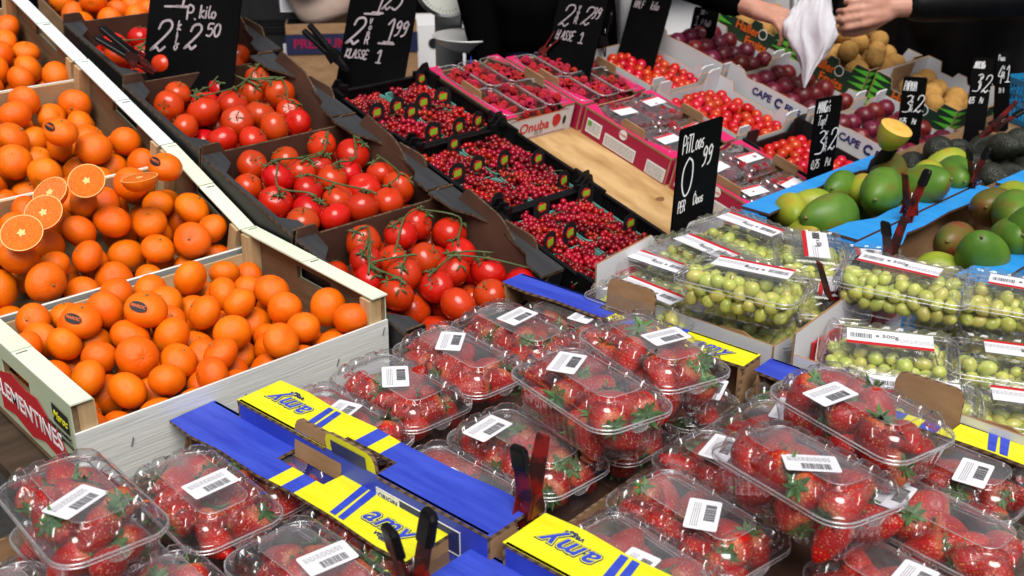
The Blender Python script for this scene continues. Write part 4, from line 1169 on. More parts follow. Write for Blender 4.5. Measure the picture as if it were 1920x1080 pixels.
mango((1.735, .765, .815), .038, 2, (.1, .2, 2.1), 'yellow mango low beside the green grapes')
mango((1.85, .77, .80), .040, 1, (.1, .2, 1.0), 'green mango lower down in the second blue box', 'lower mangoes of the second blue box')
mango((1.95, .70, .80), .040, 0, (.1, .2, .4), 'green mango lower down in the second blue box', 'lower mangoes of the second blue box')
mango((2.04, .71, .82), .042, 0, (.1, .2, .4), 'green mango lower down in the second blue box', 'lower mangoes of the second blue box')
mango((2.30, .77, .85), .044, 0, (.1, .2, .4), 'green mango in the blue box at the right edge')
# half mango with cut face up, held on a dark stick
def half_mango():
    m = MB(); n = 28; R = []
    for j in range(9):
        t = pi / 2 * j / 8; R.append([(1.06 * sin(t + .001) * cos(2 * pi * k / n), .80 * sin(t + .001) * sin(2 * pi * k / n), -1.25 * cos(t)) for k in range(n)])
    m.rings(R); return m.mesh('skin', 'mango_yellow', True)
hm = single('half_mango', half_mango(), 'half mango with its orange yellow cut face turned up, on a dark stick', 'cut fruit', (1.995, 1.010, .970), Vector((.10, -.36, .90)).to_track_quat('Z', 'Y').to_euler(), .040)
m = MB(); n = 32
m.rings([[(f * 1.06 * cos(2 * pi * k / n), f * .80 * sin(2 * pi * k / n), z) for k in range(n)] for f, z in ((1.0, -.01), (.97, .012), (.7, .025), (.35, .02), (.1, .03))], cap=True)
ob('flesh', m.mesh('flesh', 'mango_flesh', True), hm)
m = MB(); m.tube([(2.055, 1.09, .80), (2.035, 1.06, .875), (2.006, 1.02, .925)], [.016, .017, .012], 8)
single('dark_stick', m.mesh('dark_stick', 'black_rubber', True), 'dark stick holding up the half mango', 'stick')

# ================================================================ AVOCADOS
t = thing('avocado_box', 'brown carton of black avocados at the right', 'box', (2.39, 1.02, .705), (0, 0, -.05))
card_box(t, .40, .25, .125, 'cardboard', 'cardboard', front=smooth_top([(0, .12), (.2, .12), (.24, .085), (.5, .085), (.55, .105), (.8, .105), (1, .12)], 2))
def avo(q):
    k = .80 - .22 * q.z; return Vector((q.x * k, q.y * k, q.z * 1.12))
AVO = MB().ball((0, 0, 0), 1, 24, 18, fn=avo).mesh('avocado', 'avocado', True)
gg = random.Random(7)
for x, y, z, r in pile(20, .033, .038, .38, .23, .060, 14, dome=.3):
    l3, r3 = place_in(t, (x, y, z), (pi / 2 + gg.gauss(0, .4), gg.gauss(0, .4), gg.uniform(0, 6)))
    single('avocado', AVO, 'black rough skinned avocado in the brown carton', 'avocado', l3, r3, r * 1.08, 'avocados in the brown carton')

# ================================================================ GRAPES
def white_carton(cx, cy, W, D, z, h, label, yaw=0):
    t = thing('grape_carton', label, 'carton', (cx, cy, z - h), (0, 0, yaw), 'white grape cartons')
    fr = smooth_top([(0, h), (.12, h), (.16, h - .03), (.84, h - .03), (.88, h), (1, h)], 2)
    card_box(t, W, D, h, 'cardboard_white', 'cardboard_white', front=fr, back=smooth_top([(0, h + .028), (.30, h + .040), (.34, h + .022), (.55, h + .022), (.6, h + .045), (1, h + .034)], 2), edge='cardboard')
    for s in (-1, 1):
        m = MB(); x = s * (W / 2 - .0045)
        m.prism([(.01, h - .012), (.06, h + .004), (.10, h), (.13, h - .02), (.13, .02), (.01, .02)], (x, -D / 2, 0), (0, 1, 0), (0, 0, 1), (-s, 0, 0), .0035); ob('torn_flap', m.mesh('torn_flap', 'cardboard'), t)
        m = MB(); m.box(*sorted((s * .05, s * .14)), D / 2 - .010, D / 2 - .0062, h - .045, h + .004); ob('red_panel', m.mesh('red_panel', 'red_print'), t)
    return t
white_carton(1.475, .980, .375, .345, .812, .112, 'white carton of grape packs behind the strawberry boxes', .05)
white_carton(1.490, .590, .375, .375, .812, .112, 'white carton of grape packs at the right edge of the picture', .05)
def grape_mesh(seed):
    g = random.Random(seed); e = g.uniform(1.10, 1.38)
    return MB().ball((0, 0, 0), 1, 16, 12, sc=(1, 1, e)).mesh('grape', 'grape', True)
GRA = [grape_mesh(i) for i in range(4)]
for i in (2,):
    GRA[i].materials[0] = M['grape_ripe']
GW, GL, GT, GH = .118, .190, .052, .022
def ribbed_tray(w, d, hgt, ribs, amp, flare, R=.022):
    m = MB(); rings = []
    for e, z in ((-.002, hgt), (0, hgt - .0035), (.004, hgt - .005), (.005, hgt * .75), (flare * .7, hgt * .35), (flare, .006), (flare + .005, .0015), (flare + .016, 0)):
        P = rr_pts(w - 2 * e, d - 2 * e, max(R - e * .3, .004), z, na=8, nl=60, nw=36)
        if .003 < e < flare + .001:
            P = [(x * (1 - amp * (1 if (int(y / ribs + 50) % 2) and abs(x) > w * .38 else 0)), y * (1 - amp * .6 * (1 if (int(x / ribs + 50) % 2) and abs(y) > d * .4 else 0)), zz) for x, y, zz in P]
        rings.append(P)
    m.rings(rings, cap=True); return m
GTRAY = ribbed_tray(GW, GL, GT, .010, .02, .012).mesh('tray', 'tray_clear', False)
GLID = clam_lid(GW, GL, 0, GH, .011, .020).mesh('lid', 'grape_lid', False)
m = MB()
for z in (.0, .006):
    rg = rr_pts(GW + .006, GL + .006, .022, z, na=8); m.tube(rg + rg[:2], .0012, 5, cap=False)
GRIM = m.mesh('rim', 'rim_clear', True)
m = MB(); m.box(-.021, .021, -.060, .060, 0, .0005); GLAB = m.mesh('label', 'label_paper')
m = MB(); m.box(.0140, .0212, -.0601, .0601, .0005, .0008); GBAND = m.mesh('red_band', 'red_print')
def barcode(w, hgt, seed):
    g = random.Random(seed); m = MB(); x = -w / 2
    while x < w / 2:
        b = g.choice((.0004, .0006, .001, .0013)); m.box(x, min(x + b, w / 2), -hgt / 2, hgt / 2, 0, .0002); x += b + g.choice((.0005, .0008, .0011))
    return m
GBAR = barcode(.030, .012, 3).mesh('barcode', 'black_print')
def fineprint(rows, seed, z=0):
    g = random.Random(seed); m = MB()
    for (x0, x1, y) in rows:
        x = x0
        while x < x1:
            l = g.uniform(.002, .006); m.box(x, min(x + l, x1), y, y + .0009, z, z + .0002); x += l + .0012
    return m
GFINE = fineprint([(-.024, .030, -.012 + k * .0035) for k in range(3)], 5).mesh('fine_print', 'grey_print')
def grape_pack(x, y, z, yaw, label, n=34, tilt=(0, 0), flip=False, seed=0, shown=True):
    gg = random.Random(seed)
    p = thing('grape_pack', label, 'fruit pack', (x, y, z), (tilt[0], tilt[1], yaw), 'clear packs of green grapes')
    ob('tray', GTRAY, p); ob('lid', GLID, p, (0, 0, GT)); ob('rim', GRIM, p, (0, 0, GT - .004))
    ly = gg.uniform(-.012, .012)
    l = ob('label', GLAB, p, (gg.uniform(-.006, .006), ly, GT + GH + .0006), (0, 0, gg.uniform(-.12, .12) + (pi if flip else 0)))
    ob('red_band', GBAND, l)
    ob('barcode', GBAR, l, (-.002, -.040, .0006), (0, 0, pi / 2))
    ob('fine_print', GFINE, l, (-.006, .032, .0006), (0, 0, pi / 2))
    ob('lettering', text_mesh('e 500g', .012, 'black_print', extrude=.0002), l, (-.005, -.004, .0007), (0, 0, pi / 2))
    b = thing('grape_bunch', 'green grapes inside the ' + label.replace('pack of grapes', 'grape pack', 1) if len(label.split()) < 12 else 'green grapes inside the grape pack', 'grapes', p.location, p.rotation_euler, 'grape bunches in the packs')
    pts = pile(n, .0090, .0112, GW - .022, GL - .022, (.012 if n > 60 else .024) if n else .020, seed, dome=.2, iters=120)
    for i, (gx, gy, gz, r) in enumerate(pts):
        gz = min(gz, GT + GH - .007 - r)
        ob('grape', GRA[(i + seed) % 4], b, (gx, gy, gz), rrot(gg), r * 1.03)
    tp = sorted(pts, key=lambda v: -v[2])[:10]
    m = MB(); q = [Vector((v[0], v[1], min(v[2] + v[3] * .55, GT + GH - .009))) for v in tp]
    m.tube(sorted(q, key=lambda v: v.y), .0014, 5); ob('stem', m.mesh('stem', 'grape_stem', True), b)
    return p
grape_pack(1.334, .885, .828, .22, 'full pack of grapes lying on top at the front of the first white carton', 100, (0, .02), False, 1)
grape_pack(1.500, .715, .832, .36, 'pack of grapes lying crosswise on top beside the red clip', 100, (.03, 0), True, 2)
grape_pack(1.575, .560, .828, .36, 'pack of grapes lying on top at the right edge under the mangoes', 100, (0, 0), True, 3)
grape_pack(1.455, 1.050, .785, -.12, 'pack of grapes in front of the dozen sign, long label across it', 46, (0, 0), False, 4)
grape_pack(1.580, 1.050, .790, -.10, 'rearmost pack of grapes beside the blue mango box', 46, (.03, 0), False, 5)
grape_pack(1.560, .910, .795, -.95, 'pack of grapes with a slanted label between the top pack and the mangoes', 46, (0, .03), True, 6)
grape_pack(1.610, .822, .778, -1.0, 'pack of grapes partly under the crosswise one, near the red panel', 42, (0, 0), True, 7)
grape_pack(1.505, .838, .770, -1.0, 'pack of grapes behind the red clip, label tilted', 42, (0, 0), True, 8)
grape_pack(1.300, 1.040, .752, .05, 'pack of grapes behind the blue and yellow rim, left of the dozen sign', 42, (0, 0), False, 9)
grape_pack(1.385, 1.090, .762, .02, 'pack of grapes at the foot of the dozen sign, partly covered', 26, (0, 0), False, 10)
grape_pack(1.370, .895, .748, .1, 'pack of grapes underneath the full one in the first carton', 46, (0, 0), False, 11)
grape_pack(1.395, .672, .764, .50, 'pack of grapes below the crosswise one, label facing the front', 46, (0, -.10), True, 12)
grape_pack(1.325, .598, .740, .50, 'pack of grapes just behind the brown hand flap on the yellow rim', 46, (0, -.06), True, 13)
grape_pack(1.492, .520, .764, .46, 'pack of grapes low at the right edge, upper of two', 46, (0, 0), False, 14)
grape_pack(1.425, .452, .742, .46, 'pack of grapes lowest at the right edge of the picture', 46, (0, 0), False, 15)
grape_pack(1.61, .64, .745, .3, 'pack of grapes squeezed under the crosswise one by the right edge', 42, (0, 0), False, 16)

# ================================================================ STRAWBERRY BOXES
def berry_box(cx, cy, z, label, yaw=.087, h=.100, W=.592, D=.468, wr=.050):
    t = thing('strawberry_box', label, 'box', (cx, cy, z - h), (0, 0, yaw), 'blue and yellow strawberry boxes')
    fr = smooth_top([(0, h - .006), (.07, h - .006), (.10, h - .060), (.90, h - .060), (.93, h - .006), (1, h - .006)], 2)
    card_box(t, W, D, h, 'blue_card', 'cardboard', front=fr, back=fr, floor='cardboard_dark')
    for o in t.children:
        if o.name.startswith(('front_panel', 'back_panel')): o.data.materials[0] = M['cardboard']
    wl = .074
    a, b, c, d = -D / 2, -D * .03, D * .02, D * .07
    for s in (-1, 1):
        w0 = wl if s < 0 else wr
        wprof = [(-D / 2, w0), (-D * .4, w0 + .003), (-D * .22, w0 - .002), (-D * .05, w0 - .002), (D * .08, w0 + .002), (D * .25, w0 - .001), (D * .38, w0 + .004), (D / 2, w0)]
        Y, B = 'yellow_card', 'blue_card'
        if s < 0: bands = [(a, b, B), (b, c, Y), (c, d, B), (d, D / 2, Y)]
        else: bands = [(a, -d, Y), (-d, -c, B), (-c, -b, Y), (-b, D / 2, B)]
        ledge(t, W + .001, D, h, s, wprof, bands, hole=(.047, .026 if w0 < .06 else .036))
        L = [o for o in t.children if o.name.startswith('ledge')][-1]
        yt = D * .36 * (1 if s < 0 else -1)
        x = (0, 1, 0) if s < 0 else (0, -1, 0)
        xm = s * (W / 2 - (.038 if w0 > .06 else .027)); ts = .040 if w0 > .06 else .032
        lettering('amy', L, (xm, yt, h + .0004), x, (0, 0, 1), ts, 'navy_print', bold=.07, shear=.25, space=1.15)
        lettering('amy', L, (xm, yt, h + .0007), x, (0, 0, 1), ts, 'yellow_card', bold=.045, shear=.25, space=1.15)
        lettering('amy', L, (xm, yt, h + .0010), x, (0, 0, 1), ts, 'blue_card', bold=.018, shear=.25, space=1.15)
        up = Vector((0, 0, 1)).cross(Vector(x))
        lettering('veggs', L, tuple(Vector((xm, yt, h + .0006)) - up * (.52 * ts) + Vector(x) * .012), x, (0, 0, 1), ts * .33, 'navy_print', bold=.01)
        m = MB(); xo = s * (W / 2 - .0005)
        for k in range(2):
            yy = yt - .064 * (1 if s < 0 else -1) - .015 * k * (1 if s < 0 else -1)
            m.prism([(xo, yy - .006), (xo, yy + .006), (xo - s * (w0 - .006), yy + .018), (xo - s * (w0 - .006), yy + .008)] if s < 0 else [(xo - s * (w0 - .006), yy - .008), (xo - s * (w0 - .006), yy - .018), (xo, yy - .006), (xo, yy + .006)], (0, 0, h + .0002), (1, 0, 0), (0, 1, 0), (0, 0, 1), .0005)
        ob('stripe_print', m.mesh('stripe_print', 'blue_card'), L)
        # hand flap folded up from the middle of the rim
        m = MB(); q = [(-.046, 0), (-.046, .044), (-.042, .053), (-.034, .057), (.034, .057), (.042, .053), (.046, .044), (.046, 0)]
        m.prism(q[::-1], (s * (W / 2 - .008), 0, h - (.030 if s < 0 and z > .79 else .010)), (0, 1, 0), (.10 * s, 0, 1), (s, 0, 0), .005, 0, 1, 2)
        f = ob('hand_flap', m.mesh('hand_flap', ['yellow_card', 'corrugated', 'cardboard']), t)
        m = MB(); m.prism([(-.030, .030), (.034, .030), (.034, .048), (-.030, .048)], (s * (W / 2 - .0025), 0, h - (.030 if s < 0 and z > .79 else .010)), (0, 1, 0), (.10 * s, 0, 1), (s, 0, 0), .0008); ob('navy_mark', m.mesh('navy_mark', 'navy_print'), f)
        # printed white panel on the outer side
        sp = [o for o in t.children if o.name.startswith('side_panel')][0 if s < 0 else 1]
        m = MB(); n = (s, 0, 0); u = (0, s, 0)
        m.prism([(-.07, .05), (.07, .05), (.07, .082), (-.07, .082)], (s * (W / 2 + .0002), -D * .25, 0), u, (0, 0, 1), n, .0006); pp = ob('navy_panel', m.mesh('navy_panel', 'navy_print'), sp)
        m = MB()
        for (x0, x1, z0, z1) in ((-.071, .071, .0818, .0832), (-.071, .071, .0488, .0502), (-.071, -.0698, .05, .082), (.0698, .071, .05, .082), (-.069, -.030, .066, .081)):
            m.prism([(x0, z0), (x1, z0), (x1, z1), (x0, z1)], (s * (W / 2 + .0004), -D * .25, 0), u, (0, 0, 1), n, .0008)
        ob('white_frame', m.mesh('white_frame', 'white_print'), pp)
        lettering('ORIGIN', pp, (s * (W / 2 + .0014), -D * .25 - s * .050, .074), u, n, .010, 'navy_print')
        lettering('CAT.', pp, (s * (W / 2 + .0010), -D * .25 - s * .012, .066), u, n, .015, 'white_print')
    for s in (-1, 1):
        for q in (-1, 1):
            m = MB(); m.box(*sorted((s * (W / 2 - .006), s * (W / 2 - .05))), *sorted((q * (D / 2 - .0045), q * (D / 2 - .0085))), .01, h - .0055); ob('corner_panel', m.mesh('corner_panel', 'cardboard'), t)
    return t
berry_box(.372, 1.030, .774, 'strawberry box with blue and yellow rims in the lower left corner', wr=.074)
berry_box(.962, 1.016, .802, 'strawberry box with blue and yellow rims in the middle of the picture')
berry_box(.418, .530, .770, 'strawberry box at the bottom edge with only its blue and yellow rim showing', wr=.074)
berry_box(1.008, .535, .800, 'strawberry box with blue and yellow rims in the lower right corner')

# ---------------------------------------------------------------- strawberries
def straw_mesh(seed):
    g = random.Random(seed); ph = [g.uniform(0, 6) for _ in range(3)]; wd = g.uniform(.92, 1.12); ln = g.uniform(1.02, 1.38)
    prof = [(0, -.001), (.35, .001), (.70, -.0005), (.93, -.0045), (1.0, -.010), (.97, -.016), (.87, -.023), (.72, -.029), (.52, -.0345), (.30, -.0385), (.12, -.0405), (0, -.041)]
    m = MB(); n = 26; R = []
    for k in range(23):
        u = k / 22 * (len(prof) - 1); i = min(int(u), len(prof) - 2); f = u - i
        r = prof[i][0] + (prof[i + 1][0] - prof[i][0]) * f; z = prof[i][1] + (prof[i + 1][1] - prof[i][1]) * f
        R.append([(max(r, .002) * .0175 * wd * cos(a) * (1 + .07 * sin(2 * a + ph[0]) + .04 * sin(3 * a + ph[1])), max(r, .002) * .0165 * sin(a) * (1 + .05 * sin(2 * a + ph[2])), z * ln) for a in [-2 * pi * q / n for q in range(n)]])
    m.rings(R); return m.mesh('strawberry', 'strawberry', True)
STR = [straw_mesh(i) for i in range(6)]
def scal_mesh(seed):
    g = random.Random(seed); m = MB()
    for k in range(10):
        a = 2 * pi * k / 10 + g.uniform(-.15, .15); L = g.uniform(.011, .017); up = g.uniform(-.005, .007); c, s = cos(a), sin(a)
        vs = []
        for f, w in ((.05, .0012), (.35, .0030), (.7, .0024), (1, .0002)):
            p = Vector((c * L * f, s * L * f, .002 + up * f * f)); n = Vector((-s, c, 0)) * w
            vs += [tuple(p - n), tuple(p + Vector((0, 0, -.0012 + .0024 * (k % 2)))), tuple(p + n)]
        fs = []
        for i in range(3): fs += [(3 * i, 3 * i + 3, 3 * i + 4, 3 * i + 1), (3 * i + 1, 3 * i + 4, 3 * i + 5, 3 * i + 2)]
        m.add(vs, fs)
    m.tube([(0, 0, .001), (.001, .001, .006), (.003, .002, .011)], [.0012, .0010, .0012], 6)
    return m.mesh('calyx', 'leaf_green', True)
SCA = [scal_mesh(i) for i in range(4)]

# ---------------------------------------------------------------- clear strawberry packs
PW, PL, PT, PH = .124, .206, .058, .026
def straw_lid():
    m = MB(); rings = []
    for e, z in ((-.0005, .0), (.004, .0006), (.0055, .002), (.0070, .009), (.0090, .0165), (.0130, .0225), (.0180, .0245), (.0230, .0225), (.0270, .0175), (.0285, .0160), (.0295, .0195), (.0305, .0240), (.0340, .0250), (.0400, .0252), (.0500, .0256), (.056, .0257)):
        P = rr_pts(PW - 2 * e, PL - 2 * e, max(.029 - e * .32, .004), z, na=10, nl=64, nw=28)
        if .009 < e < .026:
            Q = []
            for x, y, zz in P:
                d = 0
                if abs(x) > PW * .24:
                    for st in (-.062, -.030, .004, .036, .066):
                        d += math.exp(-((y - st) / .0042) ** 4)
                if abs(y) > PL * .36:
                    for st in (-.026, .0, .026):
                        d += math.exp(-((x - st) / .0042) ** 4)
                Q.append((x * (1 - .018 * d), y * (1 - .008 * d), zz - .0120 * min(d, 1)))
            P = Q
        rings.append(P)
    m.rings(rings[:12]); m.rings(rings[11:], 1, cap=True); return m.mesh('lid', ['lid_clear', 'lid_panel'], True)
SLID = straw_lid()
def straw_tray():
    m = MB(); rings = []
    for e, z in ((0, PT), (.0005, PT - .004), (.004, PT - .005), (.005, PT - .012), (.0085, PT * .45), (.0125, .008), (.016, .002), (.026, 0), (.05, .0005)):
        P = rr_pts(PW - 2 * e, PL - 2 * e, max(.029 - e * .4, .004), z, na=10, nl=90, nw=44)
        if .0045 < e < .013:
            P = [(x * (1 + .008 * sin(y * 2 * pi / .0125)), y * (1 + .005 * sin(x * 2 * pi / .0125)), zz) for x, y, zz in P]
        rings.append(P)
    m.rings(rings, cap=True); return m.mesh('tray', 'tray_clear', True)
STRAY = straw_tray()
m = MB()
for z, rr in ((PT - .004, .0011), (PT + .0006, .0013)):
    rg = rr_pts(PW + .003, PL + .003, .030, z, na=10, nl=8, nw=5); m.tube(rg + rg[:2], rr, 6, cap=False)
rg = rr_pts(PW - .061, PL - .061, .019, PT + .0245, na=10, nl=8, nw=5); m.tube(rg + rg[:2], .0007, 5, cap=False)
SRIM = m.mesh('rim', 'rim_clear', True)
m = MB(); out = [(.016 * cos(a), .012 * sin(a)) for a in [pi + pi * k / 12 for k in range(13)]]
m.prism(out, (0, -PL / 2 + .004, PT - .004), (1, 0, 0), (0, .15, 1), (0, -1, .15), .0012); STAB = m.mesh('opening_tab', 'rim_clear')
def lab_mesh():
    o = rr_pts(.060, .038, .003, 0); return MB().prism([(x, y) for x, y, z in o], (0, 0, 0), (1, 0, 0), (0, 1, 0), (0, 0, 1), .0004).mesh('label', 'label_paper')
SLAB = lab_mesh()
SBAR = barcode(.032, .0125, 8).mesh('barcode', 'black_print')
SFINE = fineprint([(-.025, .022, .004 + .0024 * k) for k in range(4)], 2).mesh('fine_print', 'grey_print')
SPOTS = [(-.026, -.066), (.026, -.066), (-.027, -.022), (.026, -.022), (-.026, .022), (.027, .022), (-.026, .066), (.026, .066)]
def straw_pack(x, y, z, yaw, label, n=11, tilt=(0, 0), lab=(0, 0, 0), seed=0, side=1):
    gg = random.Random(seed + 500)
    p = thing('strawberry_pack', label, 'fruit pack', (x, y, z), (tilt[0], tilt[1], yaw), 'clear packs of strawberries')
    ob('tray', STRAY, p); ob('lid', SLID, p, (0, 0, PT)); ob('rim', SRIM, p)
    ob('opening_tab', STAB, p, (0, 0, 0), (0, 0, 0 if side > 0 else pi))
    l = ob('label', SLAB, p, (lab[0], lab[1], PT + .0262), (0, 0, lab[2]))
    ob('barcode', SBAR, l, (.004, -.008, .0005)); ob('fine_print', SFINE, l, (0, 0, .0005))
    M0 = mtx(p)
    base = .020 if n < 13 else .003
    pts = pile(n, .0185, .0220, PW - .028, PL - .028, base, seed, iters=120, dome=.1)
    for i, (sx, sy, sz, r) in enumerate(pts):
        if sum(1 for q in pts if q[2] > sz + .4 * r and (q[0] - sx) ** 2 + (q[1] - sy) ** 2 < (1.2 * r) ** 2) >= 2: continue
        d = Vector((gg.gauss(0, 1), gg.gauss(0, 1), gg.gauss(0, .45)))
        if gg.random() < .25: d.z += 1.2
        q = d.to_track_quat('Z', 'Y'); R = q.to_matrix() @ Matrix.Rotation(gg.uniform(0, 6.28), 3, 'Z')
        k = r / .0172
        sz = min(sz, PT - .002)
        w = M0 @ (Vector((sx, sy, sz)) + R @ Vector((0, 0, .020 * k)))
        s = single('strawberry', STR[(i + seed) % 6], 'ripe strawberry inside the ' + label.replace('pack of strawberries', 'pack', 1) if len(label.split()) < 12 else 'ripe strawberry inside a clear pack',
                   'strawberry', w, (M0.to_3x3() @ R).to_euler(), k * 1.04, 'strawberries packed in clear packs')
        ob('calyx', SCA[i % 4], s, scale=gg.uniform(.8, 1.1))
    return p
B0 = .712     # floor of the middle box
straw_pack(.622, 1.135, .681, .08, 'pack of strawberries tucked under the blue rim of the lower left box', 11, (0, 0), (.0, .05, .2), 27)
straw_pack(.655, .915, .681, .09, 'pack of strawberries tucked under the yellow rim of the lower left box', 11, (0, 0), (.0, .05, .2), 28)
straw_pack(.735, 1.118, B0 + .000, .02, 'pack of strawberries next to the yellow rim, far left of the back row', 11, (0, .03), (-.004, -.010, .35), 1)
straw_pack(.850, 1.128, B0 + .006, -.02, 'pack of strawberries second from the left in the back row, white label askew', 11, (.02, 0), (-.006, .0, .95), 2)
straw_pack(.970, 1.130, B0 + .012, -.02, 'pack of strawberries third in the back row, label turned upright', 11, (.02, 0), (-.004, .020, .72), 3)
straw_pack(1.088, 1.130, B0 + .014, .00, 'pack of strawberries fourth in the back row, long pale lid', 11, (.02, 0), (.010, .012, .10), 4)
straw_pack(1.196, 1.110, B0 - .004, .03, 'pack of strawberries in the back right corner under the blue rim', 11, (0, 0), (.012, -.015, .15), 5)
straw_pack(.752, .885, B0 - .002, .04, 'pack of strawberries along the blue rim in the front row', 11, (0, 0), (-.025, .0, -.05), 6)
straw_pack(.872, .888, B0 + .004, -.02, 'pack of strawberries under the front edge of the big top pack', 11, (0, 0), (-.028, .045, .15), 7)
straw_pack(1.000, .878, B0 + .000, .02, 'pack of strawberries hidden below the two top packs', 11, (0, 0), (.0, .0, .3), 8)
straw_pack(1.125, .870, B0 + .002, .02, 'pack of strawberries right below the two top packs, label cut off', 11, (0, 0), (.02, -.07, .4), 9)
straw_pack(.934, .838, B0 + .092, -.17, 'large pack of strawberries on top, centre of the picture', 18, (-.02, .03), (-.012, .034, .62), 10)
straw_pack(1.070, .848, B0 + .094, -.24, 'pack of strawberries on top just behind the central one', 18, (.0, .02), (.012, -.012, .0), 11)
straw_pack(.800, .630, .710, -.06, 'pack of strawberries at the bottom edge, right of the black tipped clip', 11, (0, 0), (-.03, -.012, .2), 12)
straw_pack(.908, .640, .716, -.10, 'pack of strawberries low in the lower right box, label near the bottom edge', 11, (0, 0), (-.012, -.02, .62), 13)
straw_pack(1.030, .668, .712, -.05, 'pack of strawberries below the tilted top pack in the lower right box', 11, (0, 0), (.0, .03, .3), 14)
straw_pack(1.150, .660, .716, .0, 'pack of strawberries behind the top packs of the lower right box', 11, (0, 0), (.02, .03, .3), 15)
straw_pack(1.270, .690, .710, .1, 'pack of strawberries in the corner under the blue rim, right of the grape carton flap', 11, (0, 0), (.0, -.05, .2), 29)
straw_pack(1.228, .490, .712, .02, 'pack of strawberries under the yellow rim at the right edge', 11, (0, 0), (-.02, -.04, .2), 16)
straw_pack(1.105, .430, .716, -.06, 'pack of strawberries right of the tilted top pack, label half hidden', 11, (0, 0), (-.02, .06, .2), 17)
straw_pack(.965, .400, .712, -.10, 'pack of strawberries at the bottom edge below the tilted top pack', 11, (0, 0), (.0, .0, .2), 18)
straw_pack(.972, .541, .798, -.20, 'tilted pack of strawberries on top in the lower right box, label slanting', 18, (-.06, .07), (-.018, -.020, -.62), 19)
straw_pack(1.128, .569, .806, -.17, 'top pack of strawberries leaning against the blue and yellow rim', 18, (.02, .02), (-.035, .02, -.02), 20)
straw_pack(.363, 1.070, .780, -.04, 'large pack of strawberries on top in the lower left corner', 18, (-.02, .03), (-.014, -.028, .42), 21)
straw_pack(.520, 1.100, .704, -.03, 'pack of strawberries beside the blue rim in the lower left box', 11, (0, 0), (.006, -.015, .05), 22)
straw_pack(.535, .880, .700, .03, 'pack of strawberries with a milky lid at the bottom edge, lower left box', 11, (0, 0), (.012, -.010, -.15), 23)
straw_pack(.408, .945, .688, .0, 'pack of strawberries low at the bottom edge beneath the corner pack', 11, (0, 0), (.0, -.05, .1), 24)
straw_pack(.270, 1.045, .690, .05, 'pack of strawberries cut by the left edge of the picture', 11, (0, 0), (.0, -.03, .1), 25)
straw_pack(.385, 1.125, .684, .0, 'pack of strawberries underneath the large corner pack', 11, (0, 0), (.0, -.03, .1), 26)
